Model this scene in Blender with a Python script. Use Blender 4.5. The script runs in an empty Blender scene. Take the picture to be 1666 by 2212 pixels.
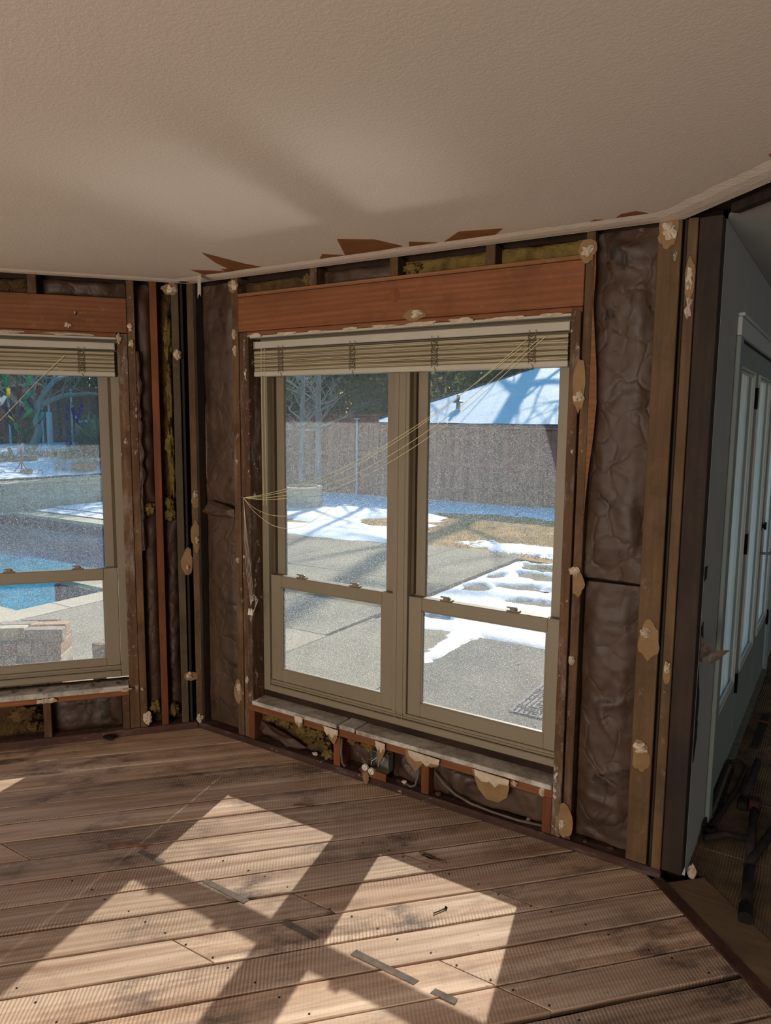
import bpy, math, random
from mathutils import Vector, Matrix, noise
import mathutils
R = random.Random(7)
PI = math.pi
S = bpy.context.scene
COL = S.collection
# ------------------------------------------------------------------ camera
F_PX, PITCH, ROLL, YAW = 1582.3375, 0.12535, 0.00892, -0.56832
CAM = Vector((3.0079, -2.7778, 1.7401))
AL = 0.8725                                   # turn of the left bay wall
fw = Vector((math.sin(YAW)*math.cos(PITCH), math.cos(YAW)*math.cos(PITCH), -math.sin(PITCH)))
r0 = Vector((math.cos(YAW), -math.sin(YAW), 0)); u0 = r0.cross(fw)
rr = r0*math.cos(ROLL)+u0*math.sin(ROLL); uu = -r0*math.sin(ROLL)+u0*math.cos(ROLL)
cd = bpy.data.cameras.new('camera'); cam = bpy.data.objects.new('camera', cd); COL.objects.link(cam)
M = Matrix((rr, uu, -fw)).transposed().to_4x4(); M.translation = CAM
cam.matrix_world = M
cd.sensor_fit = 'VERTICAL'; cd.sensor_height = 24.0; cd.lens = F_PX/2212*24.0
cd.clip_start = 0.02; cd.clip_end = 300
S.camera = cam
# ------------------------------------------------------------------ sky, sun, room light, exposure
SUN = Vector((-0.182, 0.782, 0.598)).normalized()
w = bpy.data.worlds.new('world'); S.world = w; w.use_nodes = True
nt = w.node_tree; nt.nodes.clear()
sky = nt.nodes.new('ShaderNodeTexSky'); sky.sky_type = 'NISHITA'; sky.sun_disc = False
sky.sun_elevation = math.asin(SUN.z); sky.sun_rotation = math.atan2(SUN.x, SUN.y)
hs = nt.nodes.new('ShaderNodeHueSaturation'); hs.inputs['Saturation'].default_value = 1.75; hs.inputs['Hue'].default_value = .483
bg = nt.nodes.new('ShaderNodeBackground'); bg.inputs[1].default_value = 0.23
wo = nt.nodes.new('ShaderNodeOutputWorld')
nt.links.new(sky.outputs[0], hs.inputs['Color']); nt.links.new(hs.outputs[0], bg.inputs[0]); nt.links.new(bg.outputs[0], wo.inputs[0])
sd = bpy.data.lights.new('sun', 'SUN'); sd.energy = 6.6; sd.angle = math.radians(0.53); sd.color = (1, .93, .82)
so = bpy.data.objects.new('sun', sd); COL.objects.link(so)
so.rotation_euler = SUN.to_track_quat('Z', 'Y').to_euler()
def area(name, loc, target, sx, sy, power, color, spread=180):
    d = bpy.data.lights.new(name, 'AREA'); d.shape = 'RECTANGLE'; d.size = sx; d.size_y = sy; d.energy = power; d.color = color
    d.spread = math.radians(spread)
    o = bpy.data.objects.new(name, d); COL.objects.link(o); o.location = loc
    o.rotation_euler = (Vector(loc)-Vector(target)).to_track_quat('Z', 'Y').to_euler()
    return o
area('rear_fill_lamp', (1.9, -6.85, 1.25), (1.7, -3, 2.1), 3.3, 1.9, 195, (1, .91, .80), 150)  # added fill lamp to brighten the interior; the rear wall has no window
area('far_room_fill_lamp', (8.8, 2.0, 1.4), (2.6, 1.5, 1.2), 2.4, 1.6, 20, (.86, .92, 1))  # weak fill lamp added for the far room, no opening there
area('glint_standin_lamp', (.75, 2.0, -.12), (.75+.182, 2.0-.782, -.12+.598), 1.1, 1.0, .9, (1, .95, .88), 7)  # added narrow lamp standing in for sunlight reflected up, makes the ceiling streaks
S.view_settings.view_transform = 'Standard'; S.view_settings.look = 'None'
S.view_settings.exposure = 0.0; S.view_settings.gamma = 1.0
S.view_settings.use_curve_mapping = False
try:
    S.cycles.max_bounces = 10; S.cycles.diffuse_bounces = 4; S.cycles.transparent_max_bounces = 24
    S.cycles.sample_clamp_indirect = 6; S.cycles.caustics_reflective = False; S.cycles.caustics_refractive = False
except Exception: pass

# ------------------------------------------------------------------ node helpers
class NT:
    def __init__(s, name):
        s.m = bpy.data.materials.new(name); s.m.use_nodes = True; s.t = s.m.node_tree; s.t.nodes.clear()
        s.out = s.t.nodes.new('ShaderNodeOutputMaterial')
        s.tc = s.t.nodes.new('ShaderNodeTexCoord'); s.oi = None
    def n(s, typ, **kw):
        nd = s.t.nodes.new(typ)
        for k, v in kw.items():
            if k.startswith('i_'): nd.inputs[k[2:].replace('_', ' ')].default_value = v
            else: setattr(nd, k, v)
        return nd
    def l(s, a, b): s.t.links.new(a, b)
    def coord(s, scale=(1,1,1), rnd=True, src='Object', rot=(0,0,0)):
        mp = s.n('ShaderNodeMapping'); mp.inputs['Scale'].default_value = scale; mp.inputs['Rotation'].default_value = rot
        s.l(s.tc.outputs[src], mp.inputs['Vector'])
        if rnd:
            if s.oi is None: s.oi = s.n('ShaderNodeObjectInfo')
            ml = s.n('ShaderNodeVectorMath', operation='SCALE'); ml.inputs[0].default_value = (37.1, 23.7, 51.3)
            s.l(s.oi.outputs['Random'], ml.inputs['Scale']); ad = s.n('ShaderNodeVectorMath', operation='ADD')
            s.l(mp.outputs[0], ad.inputs[0]); s.l(ml.outputs[0], ad.inputs[1]); return ad.outputs[0]
        return mp.outputs[0]
    def noise(s, vec, scale=5, detail=4, rough=.55, dist=0):
        nd = s.n('ShaderNodeTexNoise'); nd.inputs['Scale'].default_value = scale; nd.inputs['Detail'].default_value = detail
        nd.inputs['Roughness'].default_value = rough; nd.inputs['Distortion'].default_value = dist
        s.l(vec, nd.inputs['Vector']); return nd.outputs['Fac']
    def ramp(s, fac, stops):
        nd = s.n('ShaderNodeValToRGB'); e = nd.color_ramp.elements
        while len(e) > 1: e.remove(e[-1])
        e[0].position = stops[0][0]; e[0].color = (*stops[0][1], 1) if isinstance(stops[0][1], tuple) else (stops[0][1],)*3+(1,)
        for p, c in stops[1:]:
            x = e.new(p); x.color = (*c, 1) if isinstance(c, tuple) else (c, c, c, 1)
        s.l(fac, nd.inputs[0]); return nd.outputs[0]
    def mix(s, fac, a, b, mode='MIX'):
        nd = s.n('ShaderNodeMix', data_type='RGBA', blend_type=mode)
        for sock, v in ((nd.inputs['Factor'], fac), (nd.inputs['A'], a), (nd.inputs['B'], b)):
            if hasattr(v, 'is_linked') or hasattr(v, 'links'): s.l(v, sock)
            elif isinstance(v, (int, float)): sock.default_value = v if sock.type == 'VALUE' else (v, v, v, 1)
            else: sock.default_value = (*v, 1)
        return nd.outputs['Result']
    def bump(s, h, strength=.3, dist=.01):
        nd = s.n('ShaderNodeBump'); nd.inputs['Strength'].default_value = strength; nd.inputs['Distance'].default_value = dist
        s.l(h, nd.inputs['Height']); return nd.outputs[0]
    def bsdf(s, color, rough=.8, normal=None, metal=0, spec=.3):
        b = s.n('ShaderNodeBsdfPrincipled')
        if hasattr(color, 'links'): s.l(color, b.inputs['Base Color'])
        else: b.inputs['Base Color'].default_value = (*color, 1)
        if hasattr(rough, 'links'): s.l(rough, b.inputs['Roughness'])
        else: b.inputs['Roughness'].default_value = rough
        b.inputs['Metallic'].default_value = metal; b.inputs['Specular IOR Level'].default_value = spec
        if normal is not None: s.l(normal, b.inputs['Normal'])
        s.l(b.outputs[0], s.out.inputs[0]); return b

def hexc(r, g, b):
    f = lambda v: ((v/255+.055)/1.055)**2.4 if v > 10 else v/255/12.92
    return (f(r), f(g), f(b))
def mul(c, k): return tuple(x*k for x in c)

def wood(name, base, dark, axis='Z', speck=.0, stain=.5, rings=True, rough=.75, hue=.0):
    t = NT(name); sc = {'X': (1.2, 28, 28), 'Y': (28, 1.2, 28), 'Z': (28, 28, 1.2)}[axis]
    v = t.coord(sc); g = t.noise(v, 1.0, 5, .6, .6)
    c = t.ramp(g, [(.25, dark), (.5, tuple((a+b)/2 for a, b in zip(base, dark))), (.72, base)])
    if rings:
        sc2 = {'X': (.35, 6, 6), 'Y': (6, .35, 6), 'Z': (6, 6, .35)}[axis]
        v2 = t.coord(sc2); wv = t.n('ShaderNodeTexWave', wave_type='RINGS'); wv.inputs['Scale'].default_value = 2.2
        wv.inputs['Distortion'].default_value = 5; wv.inputs['Detail'].default_value = 2; t.l(v2, wv.inputs['Vector'])
        c = t.mix(t.ramp(wv.outputs[0], [(.2, 0.0), (.9, .38)]), c, mul(dark, .75))
    vv = t.coord((1, 1, 1))
    st = t.ramp(t.noise(vv, 7, 6, .7), [(.48, 0.0), (.68, stain)])
    c = t.mix(st, c, mul(dark, .35))
    br = t.n('ShaderNodeBrightContrast'); t.l(c, br.inputs[0])
    if t.oi is None: t.oi = t.n('ShaderNodeObjectInfo')
    mr = t.n('ShaderNodeHueSaturation'); t.l(c, mr.inputs['Color'])
    mp = t.n('ShaderNodeMapRange'); mp.inputs['To Min'].default_value = .72; mp.inputs['To Max'].default_value = 1.25
    t.l(t.oi.outputs['Random'], mp.inputs['Value']); t.l(mp.outputs[0], mr.inputs['Value']); c = mr.outputs[0]
    pt_ = t.ramp(t.noise(t.coord((1, 1, .5) if axis == 'Z' else (.5, 1, 1)), 3.2, 4, .6), [(.35, 0.0), (.65, .45)]); c = t.mix(pt_, c, mul(dark, .8))
    if speck > 0:
        sm = t.ramp(t.noise(t.coord((3, 3, .8) if axis == 'Z' else (.8, 3, 3)), 5, 7, .75), [(.52, 0.0), (.70, .55*speck)]); c = t.mix(sm, c, (.26, .215, .18))
        sp = t.noise(t.coord((1, 1, .55) if axis == 'Z' else (.55, 1, 1)), 30, 5, .7)
        sp2 = t.noise(vv, 3.0, 2)
        m = t.n('ShaderNodeMath', operation='MULTIPLY'); t.l(t.ramp(sp, [(.60, 0.0), (.66, 1.0)]), m.inputs[0]); t.l(t.ramp(sp2, [(.42, 0.0), (.62, speck)]), m.inputs[1])
        c = t.mix(m.outputs[0], c, (.50, .42, .34))
    t.bsdf(c, rough, t.bump(g, .35, .004)); return t.m

def noisy(name, c1, c2, scale=6, bump=.3, bscale=40, bdist=.005, rough=.9, src='Object', stretch=(1,1,1), spec=.2, metal=0, detail=5):
    t = NT(name); v = t.coord(stretch, src=src); n1 = t.noise(v, scale, detail, .6)
    c = t.ramp(n1, [(.3, c1), (.7, c2)]); n2 = t.noise(v, bscale, 4, .6)
    t.bsdf(c, rough, t.bump(n2, bump, bdist), spec=spec, metal=metal); return t.m

MAT = {}
MAT['stud'] = wood('stud_wood', hexc(120, 88, 56), hexc(76, 52, 34), 'Z', speck=.55, stain=.6)
MAT['stud_red'] = wood('red_stud_wood', hexc(126, 72, 42), hexc(94, 52, 30), 'Z', speck=.05, stain=.25)
MAT['stud_pale'] = wood('pale_stud_wood', hexc(128, 98, 64), hexc(88, 66, 44), 'Z', speck=.12, stain=.5)
MAT['stud_grey'] = wood('grey_stud_wood', hexc(104, 90, 66), hexc(70, 60, 44), 'Z', speck=.1, stain=.5)
MAT['stud_dark'] = wood('dark_stud_wood', hexc(56, 42, 32), hexc(34, 25, 20), 'Z', speck=.0, stain=.5)
MAT['jamb'] = wood('plaster_smeared_wood', hexc(120, 88, 60), hexc(76, 52, 36), 'Z', speck=1.5, stain=.5)
MAT['header'] = wood('header_wood', hexc(142, 90, 54), hexc(112, 66, 38), 'X', speck=.1, stain=.35)
MAT['ledge'] = wood('ledge_wood', hexc(158, 112, 72), hexc(124, 82, 50), 'X', speck=.1, stain=.2)
MAT['plate'] = wood('plate_wood', hexc(94, 64, 54), hexc(60, 38, 32), 'X', speck=.6, stain=.6)
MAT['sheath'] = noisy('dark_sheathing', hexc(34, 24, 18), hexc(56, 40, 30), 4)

def m_plank():
    t = NT('subfloor_plank'); v = t.coord((1.3, 26, 26)); g = t.noise(v, 1.0, 6, .62, .8)
    base, mid, dark = hexc(222, 198, 176), hexc(188, 160, 138), hexc(126, 102, 88)
    c = t.ramp(g, [(.22, dark), (.45, mid), (.7, base)])
    # growth rings
    wv = t.n('ShaderNodeTexWave', wave_type='RINGS'); wv.inputs['Scale'].default_value = 1.6; wv.inputs['Distortion'].default_value = 6; wv.inputs['Detail'].default_value = 2
    t.l(t.coord((.35, 7, 7)), wv.inputs['Vector']); c = t.mix(t.ramp(wv.outputs[0], [(.3, 0.0), (.9, .30)]), c, hexc(150, 104, 70))
    # saw marks across the board
    sw = t.n('ShaderNodeTexWave', wave_type='BANDS', bands_direction='X'); sw.inputs['Scale'].default_value = 27; sw.inputs['Distortion'].default_value = 2.2
    sw.inputs['Detail'].default_value = 2; sw.inputs['Detail Scale'].default_value = .6
    t.l(t.coord((1, .45, 1), rot=(0, 0, .35)), sw.inputs['Vector'])
    pm = t.ramp(t.noise(t.coord((.5, 2, 2)), 1.6, 2), [(.5, 0.0), (.62, 1.0)])
    mm = t.n('ShaderNodeMath', operation='MULTIPLY'); t.l(t.ramp(sw.outputs[0], [(.1, .5), (.6, 0.0)]), mm.inputs[0]); t.l(pm, mm.inputs[1])
    c = t.mix(mm.outputs[0], c, hexc(110, 82, 62))
    # dark mould and nail-bleed stains
    s1 = t.noise(t.coord((.8, 1.6, 1)), 5, 8, .75); s2 = t.noise(t.coord((1, 1, 1)), 1.5, 3)
    m2 = t.n('ShaderNodeMath', operation='MULTIPLY'); t.l(t.ramp(s1, [(.46, 0.0), (.62, .85)]), m2.inputs[0]); t.l(t.ramp(s2, [(.46, 0.0), (.60, 1.0)]), m2.inputs[1])
    c = t.mix(m2.outputs[0], c, hexc(66, 56, 54))
    sp = t.noise(t.coord((1, 1, 1)), 70, 2); c = t.mix(t.ramp(sp, [(.70, 0.0), (.76, .6)]), c, hexc(70, 52, 42))
    hsn = t.n('ShaderNodeHueSaturation'); t.l(c, hsn.inputs['Color']); mp = t.n('ShaderNodeMapRange'); mp.inputs['To Min'].default_value = .72; mp.inputs['To Max'].default_value = 1.12
    t.l(t.oi.outputs['Random'], mp.inputs['Value']); t.l(mp.outputs[0], hsn.inputs['Value'])
    hb = t.n('ShaderNodeMath', operation='MULTIPLY_ADD'); t.l(sw.outputs[0], hb.inputs[0]); hb.inputs[1].default_value = .35; t.l(g, hb.inputs[2])
    t.bsdf(hsn.outputs[0], .72, t.bump(hb.outputs[0], .4, .003)); return t.m
MAT['plank'] = m_plank()
MAT['joist_dark'] = noisy('underfloor_dark', hexc(26, 18, 13), hexc(48, 30, 20), 5)
MAT['redstrip'] = noisy('plate_mark', hexc(62, 38, 34), hexc(92, 62, 52), 9)
MAT['board'] = wood('threshold_board', hexc(150, 124, 98), hexc(112, 88, 68), 'X', speck=.2, stain=.4, rings=False)
def m_glue():
    t = NT('glue_ridged_subfloor'); v = t.coord((1, 1, 1), rnd=False)
    wv = t.n('ShaderNodeTexWave', wave_type='BANDS', bands_direction='X'); wv.inputs['Scale'].default_value = 28; wv.inputs['Distortion'].default_value = 7; wv.inputs['Detail'].default_value = 1; wv.inputs['Detail Scale'].default_value = .12
    t.l(v, wv.inputs['Vector']); n1 = t.noise(v, 5, 5, .65)
    c = t.ramp(n1, [(.35, hexc(88, 72, 56)), (.65, hexc(142, 120, 94))]); c = t.mix(t.ramp(wv.outputs[0], [(.1, .45), (.5, 0.0)]), c, hexc(70, 52, 36))
    t.bsdf(c, .8, t.bump(wv.outputs[0], .7, .004)); return t.m
MAT['glue'] = m_glue()
def m_ceil():
    t = NT('ceiling_texture'); v = t.coord((1, 1, 1), rnd=False); n1 = t.noise(v, 95, 5, .62, .5); n2 = t.noise(v, 1.2, 2)
    b = t.ramp(n1, [(.38, 0.0), (.6, 1.0)]); c = t.ramp(n2, [(.3, (.70, .62, .545)), (.7, (.73, .65, .575))])
    t.bsdf(c, .9, t.bump(b, .16, .002), spec=.1); return t.m
MAT['ceiling'] = m_ceil()
MAT['edge'] = noisy('joint_compound_band', (.76, .68, .59), (.86, .78, .69), 12, .6, 60, .003)
MAT['kraft_torn'] = noisy('torn_brown_paper', hexc(126, 84, 50), hexc(146, 100, 62), 10, .2)
MAT['plaster'] = noisy('plaster_dab', hexc(168, 150, 130), hexc(204, 188, 168), 14, .8, 50, .006)
MAT['drywall_paper'] = noisy('drywall_back_paper', hexc(122, 96, 66), hexc(142, 114, 82), 10, .3)
def cbump(t, n2):
    v = t.coord((1, 1, .8)); nd = t.n('ShaderNodeTexNoise'); nd.inputs['Scale'].default_value = 5; nd.inputs['Detail'].default_value = 3; t.l(v, nd.inputs[0])
    ma = t.n('ShaderNodeVectorMath', operation='MULTIPLY_ADD'); t.l(nd.outputs['Color'], ma.inputs[0]); ma.inputs[1].default_value = (.22, .22, .22); t.l(v, ma.inputs[2])
    vo = t.n('ShaderNodeTexVoronoi', feature='DISTANCE_TO_EDGE'); vo.inputs['Scale'].default_value = 9; t.l(ma.outputs[0], vo.inputs['Vector'])
    r1 = t.ramp(vo.outputs['Distance'], [(0, 0.0), (.10, .8), (.4, 1.0)]); m = t.n('ShaderNodeMath', operation='MULTIPLY'); t.l(r1, m.inputs[0]); t.l(t.ramp(t.noise(v, 2.2, 2), [(.40, .25), (.60, 1.0)]), m.inputs[1])
    m2 = t.n('ShaderNodeMath', operation='MULTIPLY_ADD'); t.l(n2, m2.inputs[0]); m2.inputs[1].default_value = .6; t.l(m.outputs[0], m2.inputs[2])
    return t.bump(m2.outputs[0], .42, .008)
def m_kraft():
    t = NT('insulation_kraft_paper'); v = t.coord((1, 1, 1)); n1 = t.noise(v, 4, 6, .65); n2 = t.noise(v, 9, 5, .55, .6); n3 = t.noise(v, 5, 5, .7)
    c = t.ramp(n1, [(.3, hexc(52, 37, 28)), (.7, hexc(80, 58, 43))]); c = t.mix(t.ramp(n3, [(.60, 0.0), (.625, .7)]), c, hexc(26, 19, 15))
    r = t.ramp(n1, [(.3, .45), (.7, .7)])
    t.bsdf(c, r, cbump(t, n2), spec=.45); return t.m
MAT['kraft'] = m_kraft()
MAT['fiber'] = noisy('yellow_glass_fibre', hexc(78, 62, 32), hexc(132, 110, 58), 16, 1.0, 45, .02, detail=8)
MAT['fiber_dark'] = noisy('dirty_glass_fibre', hexc(54, 40, 24), hexc(104, 80, 46), 14, 1.0, 40, .02, detail=8)
MAT['vinyl'] = noisy('almond_window_vinyl', hexc(124, 114, 95), hexc(132, 121, 102), 3, .05, 30, .001, rough=.45, spec=.4)
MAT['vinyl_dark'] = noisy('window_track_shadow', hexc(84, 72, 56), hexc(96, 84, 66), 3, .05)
def m_sill():
    t = NT('dusty_white_sill'); v = t.coord((1, 1, 1)); c = t.ramp(t.noise(v, 10, 6, .7), [(.35, hexc(130, 120, 108)), (.65, hexc(196, 190, 180))])
    c = t.mix(t.ramp(t.noise(v, 60, 4, .7), [(.62, 0.0), (.68, .9)]), c, hexc(58, 42, 32)); t.bsdf(c, .7, t.bump(t.noise(v, 60), .2, .003)); return t.m
MAT['sill'] = m_sill()
def m_glass():
    t = NT('dusty_window_glass'); v = t.coord((1, 1, 1))
    tr = t.n('ShaderNodeBsdfTransparent'); tr.inputs[0].default_value = (.93, .95, .95, 1)
    gl = t.n('ShaderNodeBsdfGlossy'); gl.inputs['Roughness'].default_value = .02
    mx = t.n('ShaderNodeMixShader'); mx.inputs[0].default_value = .035; t.l(tr.outputs[0], mx.inputs[1]); t.l(gl.outputs[0], mx.inputs[2])
    tl = t.n('ShaderNodeBsdfTranslucent'); tl.inputs[0].default_value = (.8, .82, .85, 1)
    sp = t.noise(v, 130, 3, .6); sp2 = t.noise(v, 420, 1, .5)
    st = t.noise(t.coord((12, 12, .8)), 2.2, 4, .6)
    a = t.ramp(sp, [(.64, 0.0), (.72, .5)]); b = t.ramp(sp2, [(.58, 0.0), (.70, .75)]); c = t.ramp(st, [(.35, .04), (.8, .075)])
    m1 = t.n('ShaderNodeMath', operation='MAXIMUM'); t.l(a, m1.inputs[0]); t.l(b, m1.inputs[1]); m2 = t.n('ShaderNodeMath', operation='MAXIMUM'); t.l(m1.outputs[0], m2.inputs[0]); t.l(c, m2.inputs[1])
    # dried drops are denser towards the foot of each pane's weather side
    m3 = t.n('ShaderNodeMath', operation='MULTIPLY'); t.l(m2.outputs[0], m3.inputs[0]); m3.inputs[1].default_value = .55
    f = t.n('ShaderNodeMixShader'); t.l(m3.outputs[0], f.inputs[0]); t.l(mx.outputs[0], f.inputs[1]); t.l(tl.outputs[0], f.inputs[2]); t.l(f.outputs[0], t.out.inputs[0]); return t.m
MAT['glass'] = m_glass()
def m_glass2():
    t = NT('door_glass'); tr = t.n('ShaderNodeBsdfTransparent'); tr.inputs[0].default_value = (.9, .93, .93, 1)
    gl = t.n('ShaderNodeBsdfGlossy'); gl.inputs['Roughness'].default_value = .03; fr = t.n('ShaderNodeFresnel'); fr.inputs[0].default_value = 1.45
    mx = t.n('ShaderNodeMixShader'); t.l(fr.outputs[0], mx.inputs[0]); t.l(tr.outputs[0], mx.inputs[1]); t.l(gl.outputs[0], mx.inputs[2]); tl = t.n('ShaderNodeBsdfTranslucent'); tl.inputs[0].default_value = (.92, .86, .78, 1); st = t.noise(t.coord((1, 14, .5)), 2.5, 4, .6); m4 = t.n('ShaderNodeMixShader'); t.l(t.ramp(st, [(.3, .4), (.7, .8)]), m4.inputs[0]); t.l(mx.outputs[0], m4.inputs[1]); t.l(tl.outputs[0], m4.inputs[2]); t.l(m4.outputs[0], t.out.inputs[0]); return t.m  # milky vertical streaks put the panes' bright reflections into the glass colour
MAT['door_glass'] = m_glass2()
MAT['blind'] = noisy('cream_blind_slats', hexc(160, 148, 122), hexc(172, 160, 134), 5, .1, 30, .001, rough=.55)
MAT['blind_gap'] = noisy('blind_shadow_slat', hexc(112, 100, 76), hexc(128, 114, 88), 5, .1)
MAT['blind_rail'] = noisy('cream_blind_rail', hexc(168, 162, 148), hexc(178, 172, 158), 5, .05, 30, .001, rough=.5)
MAT['tape'] = noisy('ladder_cord', hexc(84, 72, 54), hexc(112, 98, 74), 40, .5)
MAT['cord'] = noisy('pale_cord', hexc(214, 204, 150), hexc(226, 218, 176), 40, .3)
MAT['white_plastic'] = noisy('white_plastic', hexc(205, 200, 185), hexc(220, 216, 204), 10, .05, rough=.5)
MAT['steel'] = noisy('galvanised_steel', hexc(120, 118, 110), hexc(160, 158, 150), 20, .2, metal=.7, rough=.45)
MAT['grey_cable'] = noisy('grey_cable_sheath', hexc(88, 78, 70), hexc(108, 98, 88), 20, .2, rough=.6)
MAT['white_wall'] = noisy('painted_far_wall', hexc(168, 170, 166), hexc(178, 180, 176), 3, .15, 90, .002)
MAT['door_paint'] = noisy('grey_green_door_paint', hexc(140, 152, 148), hexc(150, 162, 158), 3, .05, rough=.5)
MAT['bead'] = noisy('white_glazing_bead', hexc(196, 202, 200), hexc(206, 212, 210), 3, .05, rough=.4)
MAT['black_metal'] = noisy('black_metal', hexc(22, 20, 20), hexc(34, 30, 30), 20, .3, rough=.55, metal=.3)
MAT['black_pipe'] = noisy('dusty_black_pipe', hexc(30, 26, 26), hexc(58, 50, 48), 20, .3, rough=.7)
MAT['red_paint'] = noisy('worn_red_paint', hexc(58, 24, 26), hexc(44, 24, 24), 20, .3, rough=.6)
MAT['room'] = noisy('inner_room_drywall', (.55, .48, .42), (.58, .51, .45), 3, .1)
MAT['room_dim'] = noisy('far_room_drywall', (.40, .42, .44), (.42, .44, .46), 3, .1)
# outdoors
def m_conc(name, a, b, speck=0):
    t = NT(name); v = t.coord((1, 1, 1), rnd=False); c = t.ramp(t.noise(v, 1.6, 8, .62), [(.3, a), (.7, b)])
    if speck:
        sp = t.noise(v, 55, 3, .6); c = t.mix(t.ramp(sp, [(.58, 0.0), (.66, speck)]), c, mul(a, .35)); c = t.mix(t.ramp(sp, [(.30, .4), (.38, 0.0)]), c, mul(b, 1.4))
    t.bsdf(c, .85, t.bump(t.noise(v, 60, 3), .3, .004), spec=.25); return t.m
MAT['concrete'] = m_conc('worn_concrete', hexc(104, 99, 82), hexc(138, 130, 108))
MAT['concrete_wet'] = m_conc('damp_concrete', hexc(76, 74, 68), hexc(112, 108, 96), .4)
MAT['aggregate'] = m_conc('exposed_aggregate', hexc(138, 127, 106), hexc(160, 149, 128), 1.0)
MAT['coping'] = m_conc('pool_coping_stone', hexc(176, 160, 134), hexc(196, 182, 156))
def m_snow():
    t = NT('crusted_snow'); v = t.coord((1, 1, 1), rnd=False); t.bsdf(t.ramp(t.noise(v, 8, 6, .7), [(.3, (.80, .82, .86)), (.7, (.90, .91, .93))]), .7, t.bump(t.noise(v, 26, 5, .7), .5, .02), spec=.3); return t.m
MAT['snow'] = m_snow()
MAT['grass_base'] = noisy('dormant_lawn_soil', hexc(146, 112, 62), hexc(196, 156, 96), 3.5, .8, 60, .03, detail=8)
MAT['grass'] = noisy('dormant_grass_blades', hexc(190, 152, 88), hexc(218, 182, 118), 3, .2)
MAT['soil'] = noisy('leaf_litter_soil', hexc(70, 62, 46), hexc(112, 104, 84), 5, .9, 40, .04, detail=8)
MAT['flag'] = noisy('flagstone', hexc(96, 88, 70), hexc(132, 122, 98), 6, .5, 30, .01)
MAT['fence'] = wood('cedar_fence', hexc(186, 112, 86), hexc(130, 76, 58), 'Z', speck=.0, stain=.4, rings=False)
MAT['fence_grey'] = wood('weathered_fence', hexc(168, 106, 82), hexc(116, 72, 56), 'Z', speck=.0, stain=.5, rings=False)
MAT['stone'] = noisy('pale_limestone', hexc(160, 150, 130), hexc(188, 178, 156), 4, .5, 30, .01)
MAT['mortar'] = noisy('mortar', hexc(214, 208, 198), hexc(226, 220, 210), 10, .4)
MAT['brick'] = noisy('tan_brick', hexc(158, 124, 98), hexc(190, 156, 128), 6, .6, 50, .006)
MAT['brick2'] = noisy('grey_brick', hexc(136, 122, 106), hexc(166, 152, 134), 6, .6, 50, .006)
MAT['brick3'] = noisy('mortar_smeared_brick', hexc(168, 150, 124), hexc(206, 194, 170), 9, .8, 40, .008)
MAT['terracotta'] = noisy('terracotta', hexc(176, 104, 72), hexc(196, 124, 90), 8, .3)
MAT['rock'] = noisy('tan_rock', hexc(178, 128, 96), hexc(204, 158, 124), 6, .6, 20, .01)
MAT['bark'] = noisy('grey_bark', hexc(84, 76, 70), hexc(124, 114, 104), 6, .9, 30, .02, stretch=(1, 1, .3))
MAT['bark_pale'] = noisy('pale_bark', hexc(136, 126, 116), hexc(170, 160, 148), 6, .6, 30, .01, stretch=(1, 1, .3))
MAT['rust'] = noisy('rusty_iron', hexc(88, 56, 44), hexc(120, 78, 60), 20, .4, rough=.7)
MAT['white_pole'] = noisy('white_pole', hexc(190, 196, 204), hexc(206, 210, 216), 5, .1, rough=.5)
def leafm(name, c1, c2, gloss=.4):
    t = NT(name); v = t.coord((1, 1, 1), rnd=False); c = t.ramp(t.noise(v, 2.5, 4), [(.3, c1), (.7, c2)])
    b = t.bsdf(c, gloss, spec=.5); tl = t.n('ShaderNodeBsdfTranslucent'); t.l(t.mix(.3, c, (.5, .6, .2)), tl.inputs[0]); m = t.n('ShaderNodeMixShader'); m.inputs[0].default_value = .45
    t.l(b.outputs[0], m.inputs[1]); t.l(tl.outputs[0], m.inputs[2]); t.l(m.outputs[0], t.out.inputs[0]); return t.m
MAT['leaf'] = leafm('glossy_evergreen_leaves', hexc(44, 62, 34), hexc(104, 126, 68), .22)
MAT['leaf2'] = leafm('olive_leaves', hexc(70, 78, 44), hexc(128, 136, 78), .4)
MAT['yucca'] = leafm('yucca_blades', hexc(62, 84, 66), hexc(104, 130, 100), .45)
MAT['dry'] = noisy('dry_stems', hexc(150, 134, 108), hexc(190, 176, 148), 8, .3)
def m_bottle(name, c):
    t = NT(name); b = t.n('ShaderNodeBsdfGlass'); b.inputs[0].default_value = (*c, 1); b.inputs['Roughness'].default_value = .04
    d = t.n('ShaderNodeBsdfTranslucent'); d.inputs[0].default_value = (*c, 1); p = t.n('ShaderNodeBsdfTransparent'); p.inputs[0].default_value = (*c, 1)
    m = t.n('ShaderNodeMixShader'); m.inputs[0].default_value = .45; t.l(b.outputs[0], m.inputs[1]); t.l(p.outputs[0], m.inputs[2])
    m2 = t.n('ShaderNodeMixShader'); m2.inputs[0].default_value = .4; t.l(m.outputs[0], m2.inputs[1]); t.l(d.outputs[0], m2.inputs[2]); t.l(m2.outputs[0], t.out.inputs[0]); return t.m
BC = {'green': (.10, .55, .32), 'dark green': (.06, .26, .17), 'yellow': (.85, .75, .22), 'brown': (.30, .17, .08), 'clear': (.70, .76, .80), 'teal': (.06, .40, .36), 'dark blue': (.04, .10, .28), 'blue': (.05, .09, .75)}
for k, c in BC.items(): MAT['bottle_'+k] = m_bottle(k.replace(' ', '_')+'_bottle_glass', c)
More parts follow.
